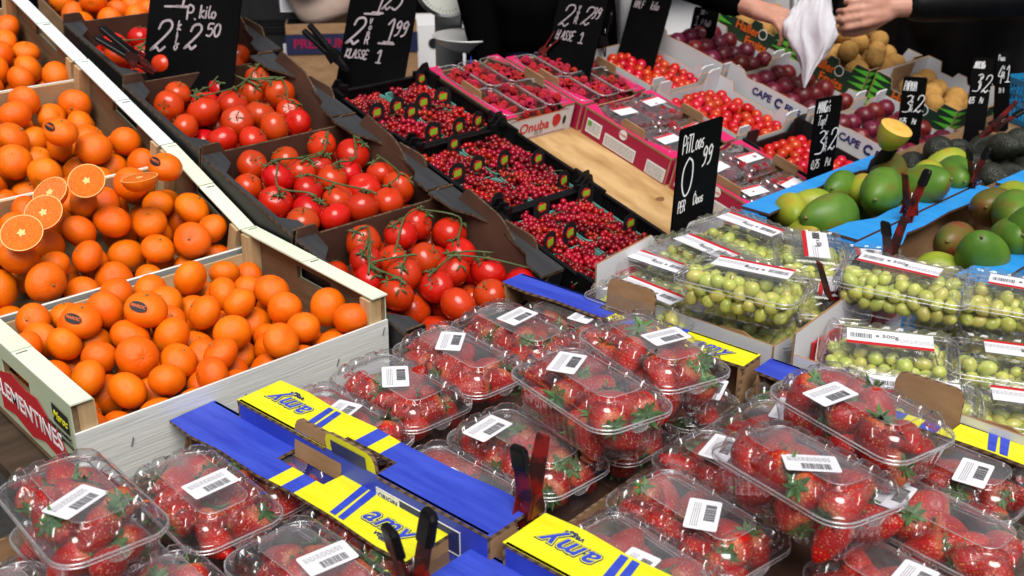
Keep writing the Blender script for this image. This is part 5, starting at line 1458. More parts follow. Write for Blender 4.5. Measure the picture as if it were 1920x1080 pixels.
# ================================================================ CHALK SIGNS
GL_ = {
 '0': '.25,1 .05,.75 .03,.35 .2,.02 .4,.1 .5,.45 .45,.85 .25,1', '1': '.05,.78 .28,1 .28,0;.05,0 .5,0', '7': '.0,.95 .5,1 .2,0;.1,.5 .45,.5',
 '2': '.05,.72 .1,.95 .35,1 .5,.8 .38,.5 .02,.0;.02,.0 .2,.1 .35,-.02 .5,.12', '3': '.05,.92 .3,1 .46,.82 .22,.55;.22,.55 .5,.38 .42,.06 .02,.04',
 '4': '.35,1 .03,.4 .5,.4;.38,.65 .34,-.05', '5': '.5,1 .12,.97 .08,.58 .35,.62 .5,.35 .3,.02 .03,.08', '9': '.45,.8 .25,1 .06,.78 .2,.52 .45,.75 .45,.85 .38,.2 .12,0',
 'A': '0,0 .25,1 .5,0;.1,.38 .42,.38', 'B': '0,0 0,1 .35,.9 .3,.55 0,.52;.0,.52 .45,.4 .4,.05 0,0', 'C': '.48,.85 .25,1 .03,.6 .1,.12 .3,0 .5,.15', 'D': '.03,0 .03,1 .4,.85 .5,.45 .35,.08 .0,.0',
 'E': '.45,1 .05,1 .03,0 .47,0;.04,.52 .38,.52', 'F': '.45,1 .05,1 .03,0;.04,.52 .38,.52', 'G': '.48,.85 .25,1 .03,.6 .1,.1 .35,0 .48,.3;.3,.42 .52,.42 .5,0', 'H': '.03,1 .03,0;.47,1 .47,0;.03,.5 .47,.5',
 'I': '.1,1 .1,0', 'K': '.03,1 .03,0;.45,1 .05,.48 .48,0', 'L': '.05,1 .03,0 .42,0', 'M': '0,0 .08,1 .3,.35 .52,1 .6,0', 'N': '.02,0 .04,1 .46,0 .48,1', 'O': '.25,1 .03,.7 .05,.2 .27,0 .48,.3 .46,.8 .25,1',
 'P': '.04,0 .04,1 .4,.95 .48,.7 .35,.5 .05,.48', 'R': '.04,0 .04,1 .4,.95 .45,.7 .3,.52 .05,.5;.25,.5 .5,0', 'S': '.45,.9 .25,1 .06,.8 .2,.56 .42,.4 .4,.08 .2,0 .02,.1', 'T': '0,1 .5,1;.25,1 .23,0', 'V': '.02,1 .22,0 .48,1',
 'W': '0,1 .12,0 .28,.6 .42,0 .58,1', 'U': '.03,1 .05,.2 .25,0 .45,.2 .47,1', 'Y': '0,1 .25,.5;.5,1 .2,0',
 'k': '.05,1 .03,0;.35,.6 .05,.3 .4,0', 'i': '.08,.6 .08,0;.09,.85 .1,.88', 'l': '.12,1 .05,.3 .15,0 .25,.08', 'o': '.2,.55 .03,.35 .1,.03 .3,.05 .38,.35 .2,.55', 'p': '.05,.55 .03,-.4;.05,.5 .3,.58 .38,.3 .2,.05 .05,.15',
 'g': '.35,.5 .15,.58 .03,.3 .2,.08 .35,.3;.36,.55 .3,-.35 .05,-.35', 'a': '.35,.5 .15,.55 .03,.25 .15,.02 .33,.2;.36,.55 .36,.0', 'r': '.05,.55 .05,0;.05,.4 .2,.55 .33,.5', 's': '.3,.52 .1,.5 .1,.32 .3,.22 .25,.02 .03,.05', 't': '.15,.9 .13,.1 .3,.03;.0,.6 .3,.6',
 'n': '.04,.55 .04,0;.04,.4 .2,.56 .33,.4 .34,0', 'd': '.36,1 .35,0;.35,.45 .15,.55 .03,.25 .18,.0 .35,.15', 'e': '.05,.3 .35,.35 .2,.56 .04,.3 .15,.02 .35,.1', '.': '.06,.02 .08,.0', ',': '.08,.06 .03,-.12', '!': '.08,1 .06,.3;.06,.02 .07,0', "'": '.08,1 .05,.8', '-': '.02,.45 .35,.47', ':': '.06,.5 .07,.48;.06,.08 .07,.06', '_': '0,0 1,.03'}
ADV = {'1': .62, 'I': .3, 'i': .26, 'l': .32, '.': .22, ',': .2, '!': .24, "'": .2, ':': .25, 'M': .74, 'W': .74, 'k': .5, 'o': .5, 'p': .52, 'g': .52, 'a': .5, 'r': .42, 's': .44, 't': .42, 'n': .48, 'd': .5, 'e': .48, ' ': .4, '-': .45}
def chalk(m, txt, x, y, size, w, slant=.12, jit=0.0, seed=1, sx=1.0):
    g = random.Random(seed)
    for ch in txt:
        gl = GL_.get(ch)
        if gl:
            for st in gl.split(';'):
                P = [tuple(float(v) for v in p.split(',')) for p in st.split()]
                P = [(x + (px * sx + py * slant) * size, y + py * size) for px, py in P]
                sm = []
                if len(P) > 2:
                    for i in range(len(P) - 1):
                        p0, p1, p2, p3 = [np.array(P[max(0, min(len(P) - 1, k))]) for k in (i - 1, i, i + 1, i + 2)]
                        for k in range(5):
                            u = k / 5; sm.append(.5 * (2 * p1 + (p2 - p0) * u * .8 + (2 * p0 - 5 * p1 + 4 * p2 - p3) * u * u * .8 + (3 * p1 - p0 - 3 * p2 + p3) * u ** 3 * .8 + (p2 - p1) * 0 + (u * .2 * (p2 - p0) * 0)) if False else tuple((1 - u) ** 2 * (1 + 2 * u) * p1 + u * u * (3 - 2 * u) * p2 + (u * (1 - u) ** 2 * (p2 - p0) * .5) - (u * u * (1 - u) * (p3 - p1) * .5)))
                    sm.append(P[-1])
                else: sm = P
                ribbon(m, sm, w * g.uniform(.85, 1.15))
        x += ADV.get(ch, .62) * size * sx
    return x
def ribbon(m, P, w):
    P = [Vector((p[0], p[1], 0)) for p in P]
    L = []; R = []
    for i, p in enumerate(P):
        d = P[min(i + 1, len(P) - 1)] - P[max(i - 1, 0)]
        d = d.normalized() if d.length > 1e-9 else Vector((1, 0, 0))
        n = Vector((-d.y, d.x, 0)) * w / 2
        L.append(p + n); R.append(p - n)
    vs = [(*v.xy, 0) for v in L + R]; k = len(P)
    fs = [(i + k, i + 1 + k, i + 1, i) for i in range(k - 1)]
    m.add(vs, fs)
    for p in (P[0], P[-1]):
        m.add([(p.x + w / 2 * cos(a), p.y + w / 2 * sin(a), .00012) for a in [2 * pi * q / 8 for q in range(8)]], [tuple(range(8))])
def sign(label, X, Y, Z, yaw, lean, w, h, hb, lines, ink='chalk', stroke=.004, roll=0):
    t = thing('price_sign', label, 'price sign', (X, Y, Z), (0, 0, radians(yaw)))
    t.rotation_euler = (Matrix.Rotation(radians(yaw), 3, 'Z') @ Matrix.Rotation(-radians(lean), 3, 'X') @ Matrix.Rotation(radians(roll), 3, 'Y')).to_euler()
    o = [(x, z) for x, z, _ in rr_pts(w, hb + .04, .006, 0)]
    m = MB(); m.prism([(x + w / 2, z + hb / 2 - .02) for x, z in o], (0, .004, 0), (1, 0, 0), (0, 0, 1), (0, -1, 0), .004)
    b = ob('slate_board', m.mesh('slate_board', 'slate'), t)
    m = MB()
    for i, L in enumerate(lines):
        txt, x, y, s = L[:4]; k = L[4] if len(L) > 4 else {}
        chalk(m, txt, x * w, y * h, s * h, stroke * (s * h / .05) ** .35, seed=i + 3, **k)
    ob('chalk_writing', m.mesh('chalk_writing', ink), t, (0, -.0012, 0), (pi / 2, 0, 0))
    return t
HA = .40
sign('black slate reading 2 kilo 2.50 standing behind the tomatoes', 1.048, 2.255, .98, -58.1, 23.7, .214, .214, HA,
     [('1', .29, .87, .30), ('_', .18, .865, .22), ('P.', .43, .75, .133, {'slant': .05}), ('kilo', .57, .77, .117, {'slant': .05}), ('2', .06, .425, .30, {'slant': .3}), ('k', .34, .64, .085), ('i', .335, .57, .07), ('L', .335, .50, .085), ('o', .32, .44, .09),
      ('2', .43, .46, .24, {'slant': .3}), ('50', .66, .59, .125)], 'chalk_dusty', .0050)
sign('black slate reading 2 voor 1.99 klasse 1 behind the redcurrants', 1.479, 2.146, .96, -68.6, 24.0, .178, .203, .36,
     [('1', .36, .78, .30, {'slant': .2}), ('25', .50, .83, .24, {'slant': .35, 'sx': .8}), ('_', .26, .76, .2), ('2', .05, .41, .30, {'slant': .3}), ('V', .36, .65, .06), ('o', .36, .585, .08), ('o', .345, .52, .08), ('R', .33, .42, .09),
      ('1', .60, .46, .26, {'slant': .15}), ('_', .54, .44, .2), ('99', .74, .54, .17, {'slant': .2, 'sx': .8}), ('KLASSE', .07, .25, .095, {'slant': .2, 'sx': .85}), ('1', .54, .22, .14)], 'chalk_dusty', .0046)
sign('black slate reading 2 voor 2.99 klasse 1 behind the raspberries', 1.947, 1.925, .97, -78.2, 23.5, .133, .168, .30,
     [('1', .5, .94, .3), ('2', .10, .51, .31, {'slant': .3}), ('V', .46, .76, .06), ('o', .45, .70, .08), ('o', .44, .64, .08), ('R', .42, .56, .09), ('2', .56, .56, .26, {'slant': .3}), ('99', .76, .66, .16, {'slant': .2, 'sx': .7}), ('kLASSE', .10, .31, .13, {'slant': .25, 'sx': .65}), ('1', .60, .29, .15)], 'chalk_dusty', .0036)
sign('black slate reading half kilo behind the cherry tomatoes', 2.230, 1.935, .95, -86.5, 21.8, .122, .157, .26,
     [('HALF', .10, .74, .115, {'sx': .72}), ('kilo', .54, .74, .13, {'sx': .8}), ('99', .2, 1.0, .3)], 'chalk_dusty', .0032)
sign('small black slate reading 1 p pond behind the rear plums', 2.524, 1.935, .94, -89.1, 14.4, .083, .084, .09,
     [('1.', .12, .48, .30), ('P', .40, .50, .19, {'sx': .7}), ('PonD', .54, .50, .18, {'sx': .6}), ('20 -', .3, .86, .13)], 'chalk_dusty', .0024)
sign('tall black slate reading Pitloos 0.99 per doos standing among the grapes', 1.488, 1.151, .80, 3.1, -2.1, .129, .235, .235,
     [('PiTLoos', .06, .81, .13, {'sx': .60, 'slant': .05}), ('0', .10, .46, .30, {'slant': .03, 'sx': .9}), ('.', .46, .46, .10), ('99', .55, .655, .15, {'sx': .75}), ('PER', .08, .34, .085, {'sx': .60, 'slant': .05}), ('Doos', .44, .36, .085, {'sx': .75, 'slant': .05})], 'chalk', .0036)
sign('black slate reading mangos top 3 voor 2 behind the blue mango box', 2.012, 1.203, .82, -14.7, -1, .071, .169, .169,
     [("MANGo's", .05, .82, .14, {'sx': .40, 'slant': .1}), ('Top!', .12, .66, .12, {'sx': .62}), ('3', .14, .28, .30, {'slant': .15, 'sx': .8}), ('V', .50, .52, .05), ('o', .50, .455, .07), ('o', .49, .40, .07), ('R', .48, .31, .07), ('2:', .64, .32, .27, {'slant': .15, 'sx': .8}), ('0,75', .06, .10, .11, {'sx': .58}), ('Pst', .62, .11, .10, {'sx': .6})], 'chalk', .0021)
sign('black slate reading papaya 3 for 2 in front of the green boxes', 2.50, 1.265, .82, -58, 8, .055, .126, .126,
     [('PAPAYA', .07, .74, .17, {'sx': .36, 'slant': .1}), ('3', .10, .32, .33, {'slant': .2, 'sx': .75}), ('V', .44, .58, .06), ('o', .44, .51, .08), ('o', .43, .44, .08), ('R', .42, .34, .08), ('2:', .58, .34, .32, {'slant': .2, 'sx': .75}), ('0,75', .04, .10, .11, {'sx': .55}), ('Pst', .58, .11, .10, {'sx': .5})], 'chalk', .0019)
sign('black slate reading avocado 3 for 2 above the avocados', 2.575, 1.133, .84, -58, 13, .046, .161, .161,
     [('AVOCADo', .06, .84, .10, {'sx': .36, 'slant': .2}), ('3', .12, .50, .26, {'slant': .25, 'sx': .65}), ('V', .44, .68, .05), ('o', .44, .62, .06), ('R', .42, .55, .06), ('2:', .56, .50, .25, {'slant': .25, 'sx': .65}), ('0,75', .03, .33, .09, {'sx': .4}), ('Pst', .55, .34, .08, {'sx': .4})], 'chalk', .0018)
sign('narrow black slate reading 4 for 1 rightmost of all the signs', 2.719, 1.127, .84, -30, 12, .041, .153, .153,
     [('Pass', .1, .86, .09, {'sx': .7}), ('4', .08, .52, .26, {'sx': .7}), ('V', .46, .72, .05), ('o', .46, .65, .06), ('R', .44, .58, .06), ('1', .60, .52, .25, {'sx': .7}), ('Stuk', .2, .36, .07, {'sx': .7})], 'chalk', .0018)

# ================================================================ SPRING CLIPS
def clip(label, loc, rot, s=1.0, tips=(1, 1), op=.30, arms='red_plastic', zs=.046):
    """hand clip: two pressed red arms crossing at a coil spring, black rubber sleeves on the handles and jaws"""
    t = thing('spring_clip', label, 'clip', loc, rot, 'red spring clips')
    for k, sd in enumerate((-1, 1)):
        a = op * sd
        m = MB()
        prof = [(-.042, .016), (-.030, .017), (-.012, .019), (.0, .020), (.020, .019), (.048, .017), (.070, .015)]
        L = []; R = []
        for z, w in prof:
            x = sd * (.004 + max(z, 0) * math.tan(op)) if z > 0 else -sd * (.002 + z * .16 * 1.0)
            x = sd * (.004 + z * math.tan(op)) if z > 0 else sd * (.004 - .5 * max(0, -z - .02) * .3)
            L.append((x * s, -w / 2 * s, z * s)); R.append((x * s, w / 2 * s, z * s))
        vs = []; th = .0016 * s
        for l, r in zip(L, R):
            vs += [(l[0] - th, l[1], l[2]), (l[0] + th, l[1], l[2]), (r[0] + th, r[1], r[2]), (r[0] - th, r[1], r[2]),]
        fs = []
        for i in range(len(prof) - 1):
            for q in range(4):
                fs.append((4 * i + q, 4 * i + (q + 1) % 4, 4 * i + 4 + (q + 1) % 4, 4 * i + 4 + q))
        fs += [(3, 2, 1, 0), tuple(4 * (len(prof) - 1) + q for q in range(4))]
        m.add(vs, fs)
        # turned side flanges round the pivot
        for y in (-1, 1):
            m.prism([(-.012 * s, -.010 * s), (.012 * s, -.010 * s), (.006 * s, .014 * s), (-.006 * s, .014 * s)], (sd * .002 * s, y * (.0085 + .0012 * k) * s, 0), (1, 0, 0), (0, 0, 1), (0, y, 0), .0012 * s)
        arm = ob('handle', m.mesh('handle', arms), t)
        if tips[k]:
            m = MB(); z0, z1 = zs, .074; pts = []
            R2 = []
            for z, f in ((z0, 1), (z0 + .003, 1.05), (z1 - .004, 1.0), (z1, .75)):
                x = sd * (.004 + z * math.tan(op)); R2.append([((x + p[0] * f) * s, p[1] * f * s, z * s) for p in [(q[0], q[1]) for q in rr_pts(.0085, .0195, .003, 0, na=3)]])
            m.rings(R2, cap=True); m.add(R2[0], [tuple(range(len(R2[0]) - 1, -1, -1))])
            ob('rubber_sleeve', m.mesh('rubber_sleeve', 'black_rubber', False), arm)
    m = MB(); P = []
    for i in range(40): P.append((.0055 * s * cos(i * .8), (-.007 + .014 * i / 39) * s, .0055 * s * sin(i * .8)))
    P += [(.006 * s, .007 * s, .03 * s)]
    m.tube(P, .0009 * s, 5); ob('spring', m.mesh('spring', 'steel', True), t)
    return t
clip('black tipped clip standing on the strawberry box corner near the centre', (.752, .762, .812), (0, .05, radians(8)), 1.15, (1, 0), .22)
clip('red clip with dark sleeves at the bottom edge on the yellow rim', (.588, .772, .770), (0, 0, radians(-8)), 1.3, (1, 1), .20)
clip('red clip with one black tip on the corner of the white grape carton', (1.452, .800, .835), (0, .04, radians(-28)), 1.0, (0, 1), .42)
clip('open red clip between the grapes and the blue mango rim', (1.628, .805, .862), (0, .02, radians(-5)), .90, (1, 0), .36)
clip('red clip with a black tip on the blue rim in front of the mangoes', (1.833, .882, .874), (0, .04, radians(-22)), .98, (0, 1), .30)
clip('red clip with two black tips at the far end of the blue rim', (2.105, .892, .872), (0, .02, radians(-25)), .80, (1, 1), .34)
clip('dark clip holding the half kilo sign', (2.16, 1.925, .985), (0, -.1, radians(-45)), .95, (1, 1), .28, 'black_plastic')
clip('black and red clip gripping the left edge of the two kilo sign', (1.02, 2.20, 1.065), (.0, -.95, radians(-50)), 1.2, (1, 1), .09, 'red_plastic', .0)
clip('long black clip gripping the left edge of the klasse 1 sign with the currants', (1.455, 2.12, 1.020), (0, -.75, radians(-50)), 1.15, (1, 1), .06, 'black_plastic', -.01)
clip('red clip at the foot of the klasse 1 sign with the raspberries', (1.945, 1.93, .99), (0, .7, radians(-50)), .75, (0, 0), .14)
clip('red clip leaning beside the avocado sign', (2.50, 1.03, .875), (0, .85, radians(-40)), .95, (0, 1), .16)

# ================================================================ PEOPLE
def capsule(m, p0, r0, p1, r1, n=10):
    p0, p1 = Vector(p0), Vector(p1); k = 7
    P = []; R = []
    d = (p1 - p0)
    L = d.length; d = d.normalized() if L > 1e-6 else Vector((0, 0, 1))
    for i in range(4): a = pi / 2 * (1 - i / 3); P.append(p0 - d * r0 * sin(a)); R.append(max(r0 * cos(a), 1e-4))
    for i in range(1, 4): a = pi / 2 * i / 3; P.append(p1 + d * r1 * sin(a)) if i else None; R.append(max(r1 * cos(a), 1e-4))
    P.insert(4, p1); R.insert(4, r1)
    m.tube(P, R, n)
def grown(name, caps, voxel, matn, parent=None, smooth=6):
    """one continuous skin grown over a skeleton of tapered limbs"""
    m = MB()
    for c in caps: capsule(m, *c)
    me = m.mesh(name, matn, True)
    o = bpy.data.objects.new(name, me); COL.objects.link(o)
    r = o.modifiers.new('r', 'REMESH'); r.mode = 'VOXEL'; r.voxel_size = voxel; r.use_smooth_shade = True
    s = o.modifiers.new('s', 'SMOOTH'); s.iterations = smooth; s.factor = .5
    e = bpy.data.meshes.new_from_object(o.evaluated_get(bpy.context.evaluated_depsgraph_get()))
    bpy.data.objects.remove(o)
    e.name = name; e.materials.clear(); e.materials.append(M[matn])
    e.polygons.foreach_set('use_smooth', [True] * len(e.polygons))
    return ob(name, e, parent)
def hand(wrist, fwd, palm_n, thumb_side, curl, k=1.0):
    """capsules of a hand: fwd = wrist to knuckles, palm_n = outward from the palm, curl = bend per joint"""
    f = Vector(fwd).normalized(); n = Vector(palm_n); n = (n - f * n.dot(f)).normalized(); s = f.cross(n) * thumb_side
    w = Vector(wrist); C = []
    kn = []
    for i, (off, fl) in enumerate(((.030, .088), (.010, .093), (-.010, .088), (-.029, .078))):
        b = w + (f * fl + s * off) * k; kn.append(b)
        C.append((w + (f * .012 + s * off * .62) * k, .0185 * k, b, .0112 * k))
    C.append((w + s * .012 * k, .021 * k, w + (f * .055 + s * .012) * k, .0165 * k)); C.append((w - s * .012 * k, .020 * k, w + (f * .055 - s * .014) * k, .0155 * k))
    lens = ((.040, .025, .020), (.044, .029, .021), (.041, .027, .020), (.033, .020, .018))
    for i, b in enumerate(kn):
        d = f.copy(); p = b; r = .0098 * k * (1 if i < 3 else .9); ang = 0
        for j, L in enumerate(lens[i]):
            ang += curl[i] if not hasattr(curl[i], '__len__') else curl[i][j]
            d = (f * cos(ang) + n * sin(ang) + s * (.10 - .07 * i) * .5).normalized()
            q = p + d * L * k; C.append((p, r, q, r * .92)); p = q; r *= .93
    a = w + (f * .022 + s * .024 + n * .006) * k; b2 = a + (f * .036 + s * .022 + n * .020) * k; c = b2 + (f * .030 + s * .004 + n * .014) * k; e = c + (f * .024 - s * .004 + n * .010) * k
    C += [(a, .0165 * k, b2, .0130 * k), (b2, .0128 * k, c, .0110 * k), (c, .0110 * k, e, .0095 * k)]
    return C
def person(label, base, yaw, Rsh, arms, coat, trousers, coatlen, lean=0):
    """standing adult; arms = list of (side, elbow, wrist, fwd, palm, thumb, curl) in world space"""
    p = thing('person', label, 'person', base, (0, 0, yaw))
    M0 = mtx(p).inverted()
    def T_(v): return tuple(M0 @ Vector(v))
    C = [((0, 0, .98), .135, (0, 0, 1.18), .13), ((-.05, 0, 1.2), .13, (-.08, 0, 1.38), .11), ((.05, 0, 1.2), .13, (.08, 0, 1.38), .11), ((-.14, 0, 1.43), .06, (.14, 0, 1.43), .06), ((0, 0, 1.42), .06, (0, -.02, 1.55), .055),
         ((0, -.02, 1.63), .082, (0, -.005, 1.70), .092), ((0, -.075, 1.60), .05, (0, -.06, 1.66), .06), ((0, -.098, 1.655), .010, (0, -.118, 1.628), .013), ((-.085, 0, 1.64), .012, (-.088, .005, 1.67), .014), ((.085, 0, 1.64), .012, (.088, .005, 1.67), .014)]
    K = [((-.08, 0, 1.17 if coat == 'dark_cloth' else 1.0), .15, (-.09, 0, 1.38), .135), ((.08, 0, 1.0), .15, (.09, 0, 1.38), .135), ((0, -.03, 1.0), .15, (0, -.02, 1.25), .14), ((-.15, 0, 1.42), .075, (.15, 0, 1.42), .075), ((-.07, 0, coatlen + (.10 if coat == 'dark_cloth' else 0)), .16, (-.08, 0, 1.05), .155), ((.07, 0, coatlen), .17, (.08, 0, 1.05), .155), ((0, 0, 1.46), .075, (0, -.01, 1.50), .07)]
    Q = []
    for s in (-1, 1):
        C += [((s * .09, 0, .95), .085, (s * .10, -.01, .50), .055), ((s * .10, -.01, .50), .055, (s * .10, .02, .10), .04), ((s * .10, .03, .06), .038, (s * .11, -.13, .035), .032)]
        Q += [((s * .085, 0, .97), .115, (s * .10, -.01, .52), .082), ((s * .10, -.01, .52), .082, (s * .10, .01, .10), .070)]
    Q.append(((-.07, 0, .98), .13, (.07, 0, .98), .13))
    for (s, el, wr, fwd, pn, th, cu) in arms:
        sh = (s * .18, 0, 1.41); el, wr = T_(el), T_(wr); R3 = M0.to_3x3()
        C += [(sh, .052, el, .042), (el, .042, wr, .0265)]
        C += hand(wr, R3 @ Vector(fwd), R3 @ Vector(pn), th, cu)
        cuff = Vector(el).lerp(Vector(wr), .80)
        K += [(sh, .085, el, .066), (el, .066, tuple(cuff), .046)]
    grown('body', C, .0042, 'skin', p, 5)
    grown('coat', K, .010, coat, p, 8)
    grown('trousers', Q, .011, trousers, p, 6)
    grown('hair', [((0, .03, 1.72), .085, (0, .045, 1.66), .08), ((0, -.04, 1.755), .055, (0, .05, 1.74), .07)], .012, 'hair', p, 4)
    for s in (-1, 1):
        m = MB(); m.ball((s * .032, -.098, 1.672), .011, 10, 8); ob('eye', m.mesh('eye', 'white_print', True), p)
        m = MB(); m.tube([(s * .10, .06, .02), (s * .105, -.05, .022), (s * .11, -.16, .015)], [.045, .045, .035], 10); ob('shoe', m.mesh('shoe', 'black_rubber', True), p)
    m = MB(); m.tube([(-.022, -.105, 1.598), (0, -.112, 1.597), (.022, -.105, 1.598)], [.003, .006, .003], 6); ob('mouth', m.mesh('mouth', 'red_print', True), p)
    return p
person('stallholder in black sweater and jeans reaching out to take a white bag', (2.22, 2.17, 0), radians(25), None,
       [(1, (2.44, 2.02, 1.145), (2.452, 1.665, 1.062), (-.03, -1, -.12), (.15, -.35, -1), 1, ((.22, .35, .3), (.35, .45, .35), (.55, .6, .4), (.7, .7, .5))),
        (-1, (2.02, 2.26, 1.12), (2.02, 2.20, .86), (.05, -.1, -1), (.9, .2, 0), -1, ((.3, .4, .3), (.4, .4, .3), (.5, .5, .3), (.5, .5, .3)))], 'dark_cloth', 'denim', .93)
person('customer in black leather coat holding out a white plastic bag', (3.22, 1.50, 0), radians(-90), None,
       [(1, (3.02, 1.205, 1.085), (2.712, 1.437, 1.066), (-1, .42, -.10), (.05, .95, -.25), 1, ((.55, .9, .6), (.6, .95, .7), (.62, 1.0, .7), (.6, 1.0, .7))),
        (-1, (3.30, 1.83, 1.10), (3.12, 1.80, .93), (-.6, -.2, -.8), (-.2, -.9, .2), -1, ((.3, .4, .3), (.4, .4, .3), (.5, .5, .3), (.5, .5, .3)))], 'leather', 'dark_cloth', .72)
# white bag gathered in the two hands, hanging to a point
m = MB(); R = []
for z, w, d, dx in ((1.16, .018, .012, .01), (1.12, .030, .016, .006), (1.08, .046, .020, .0), (1.05, .060, .022, -.004), (1.02, .062, .024, -.002), (.99, .050, .020, .004), (.965, .034, .016, .006), (.94, .020, .011, .004), (.905, .008, .006, .0), (.885, .002, .002, -.002)):
    R.append([((w * (1 + .12 * sin(5 * a + z * 40) + .07 * sin(11 * a - z * 70))) * cos(a) + dx, d * (1 + .25 * sin(4 * a + z * 30) + .2 * sin(9 * a)) * sin(a), z) for a in [2 * pi * k / 64 for k in range(64)]])
m.rings(R); tb = single('plastic_bag', m.mesh('plastic_bag', 'bag_white', True), 'white thin plastic bag held between the two hands, hanging to a point', 'bag', (2.465, 1.510, .0), (0, 0, radians(-45)))

# ================================================================ BACKGROUND
def bg(name, label, cat, loc, yaw, group=None): return thing(name, label, cat, loc, (0, 0, radians(yaw)), group)
m = MB(); n = 60
top = [(-6 + 12 * k / n, .10 * sin(k * 1.3) + .05 * sin(k * 2.9)) for k in range(n + 1)]
m.prism(top + [(x, y + .01) for x, y in reversed(top)], (0, 0, 0), (1, 0, 0), (0, 1, 0), (0, 0, 1), 2.6)
t = bg('tarpaulin', 'dark hanging tarpaulin closing off the back of the stall', 'tarpaulin', (4.9, 5.2, 0), -43)  # added dark sheet, there to darken the top strip of the view
ob('sheet', m.mesh('sheet', 'dark_cloth'), t)
m = MB(); m.tube([(-6, .02, 2.62), (6, .02, 2.62)], .025, 8); ob('rail', m.mesh('rail', 'steel_dull', True), t)
# stack of black plastic crates
for k in range(6):
    t = bg('plastic_crate', ['lowest', 'second', 'third', 'fourth', 'fifth', 'topmost'][k] + ' black plastic crate in the stack left of the banana carton', 'crate', (2.19, 3.72, k * .163), -38, 'stacked black plastic crates')
    m = MB(); W, D, h = .40, .34, .16
    for (a, b, c, d) in ((-W / 2, W / 2, -D / 2, -D / 2 + .006), (-W / 2, W / 2, D / 2 - .006, D / 2), (-W / 2, -W / 2 + .006, -D / 2 + .006, D / 2 - .006), (W / 2 - .006, W / 2, -D / 2 + .006, D / 2 - .006)):
        m.box(a, b, c, d, 0, h - .002)
    m.box(-W / 2 + .006, W / 2 - .006, -D / 2 + .006, D / 2 - .006, .001, .006)
    ob('shell', m.mesh('shell', 'black_card'), t)
    m = MB(); m.box(-W / 2 - .006, W / 2 + .006, -D / 2 - .006, -D / 2 - .0005, h - .026, h - .006); m.box(-W / 2 - .006, W / 2 + .006, -D / 2 - .004, -D / 2 - .0005, .01, .02)
    ob('rim', m.mesh('rim', 'black_plastic'), t)
    m = MB(); m.prism([(-.05, 0), (.05, 0), (.05, .03), (-.05, .03)], (-.03, -D / 2 - .0006, .085), (1, 0, 0), (0, 0, 1), (0, -1, 0), .001); ob('hand_hole_shade', m.mesh('hand_hole_shade', 'black_print'), t)  # dark of the grip opening drawn as a black patch
    m = MB(); m.box(.135, .185, -D / 2 - .003, -D / 2 - .001, .045, .095); s = ob('paper_label', m.mesh('paper_label', 'label_paper'), t)
    m = MB(); 
    for q in range(5): m.box(.139, .180 - .006 * (q % 3), -D / 2 - .0036, -D / 2 - .003, .053 + q * .008, .056 + q * .008)
    ob('fine_print', m.mesh('fine_print', 'grey_print'), s)
# banana carton with a crumpled pinkish bag on it
t = bg('banana_carton', 'brown banana carton with a blue band and red lettering behind the klasse 1 sign', 'carton', (2.44, 3.42, .475), -36)
card_box(t, .46, .38, .36, 'cardboard', 'cardboard')
m = MB(); m.box(-.232, .232, -.1945, -.1915, .255, .325); b = ob('blue_band', m.mesh('blue_band', 'navy_shaded'), t)
lettering('PREMIUM BANANAS', b, (.0, -.1952, .29), (1, 0, 0), (0, -1, 0), .046, 'crimson_card', bold=.02)
m = MB()
for q in range(14): m.box(-.24 + q * .012, -.24 + q * .012 + .004 + .003 * (q % 2), -.1925, -.1912, .03, .085)
ob('barcode', m.mesh('barcode', 'black_print'), t)
m = MB(); m.box(-.23, .23, -.19, .19, -.475, -.004); ob('carton_below', m.mesh('carton_below', 'cardboard'), t)
m = MB()
def crum(q): 
    r = 1 + .10 * sin(5 * q.x + 3 * q.z) + .08 * sin(9 * q.y + 4 * q.x) + .05 * sin(13 * q.z); return Vector((max(-.8, min(.8, q.x)) * r, max(-.75, min(.75, q.y)) * r, max(-.85, min(.8, q.z)) * r))
m.ball((0, 0, 0), 1, 40, 28, sc=(.21, .17, .20), fn=crum)
single('crumpled_bag', m.mesh('crumpled_bag', 'bag_rosy', True), 'crumpled pinkish translucent bag lying on the banana carton', 'bag', (2.36, 3.38, 1.03), (0, 0, radians(-36)))
# white cartons with round holes
for k in range(3):
    t = bg('white_carton', ['lowest', 'middle', 'upper'][k] + ' white carton with dark round holes behind the weighing scale', 'carton', (2.98, 3.68, .14 + k * .192), -40, 'stacked white cartons')
    card_box(t, .36, .30, .19, 'white_print', 'white_print')
    for x in (-.11, .05):
        m = MB(); m.prism([(.022 * cos(a), .022 * sin(a)) for a in [2 * pi * q / 16 for q in range(16)]], (x, -.1505, .12), (1, 0, 0), (0, 0, 1), (0, -1, 0), .001); ob('round_hole_shade', m.mesh('round_hole_shade', 'black_print'), t)  # inner shade of the hole painted on as a black disc
m = MB(); m.box(-.2, .2, -.17, .17, 0, .138); single('pallet_block', m.mesh('pallet_block', 'wood_dark'), 'dark wooden block under the white cartons', 'block', (2.98, 3.68, 0), (0, 0, radians(-40)))
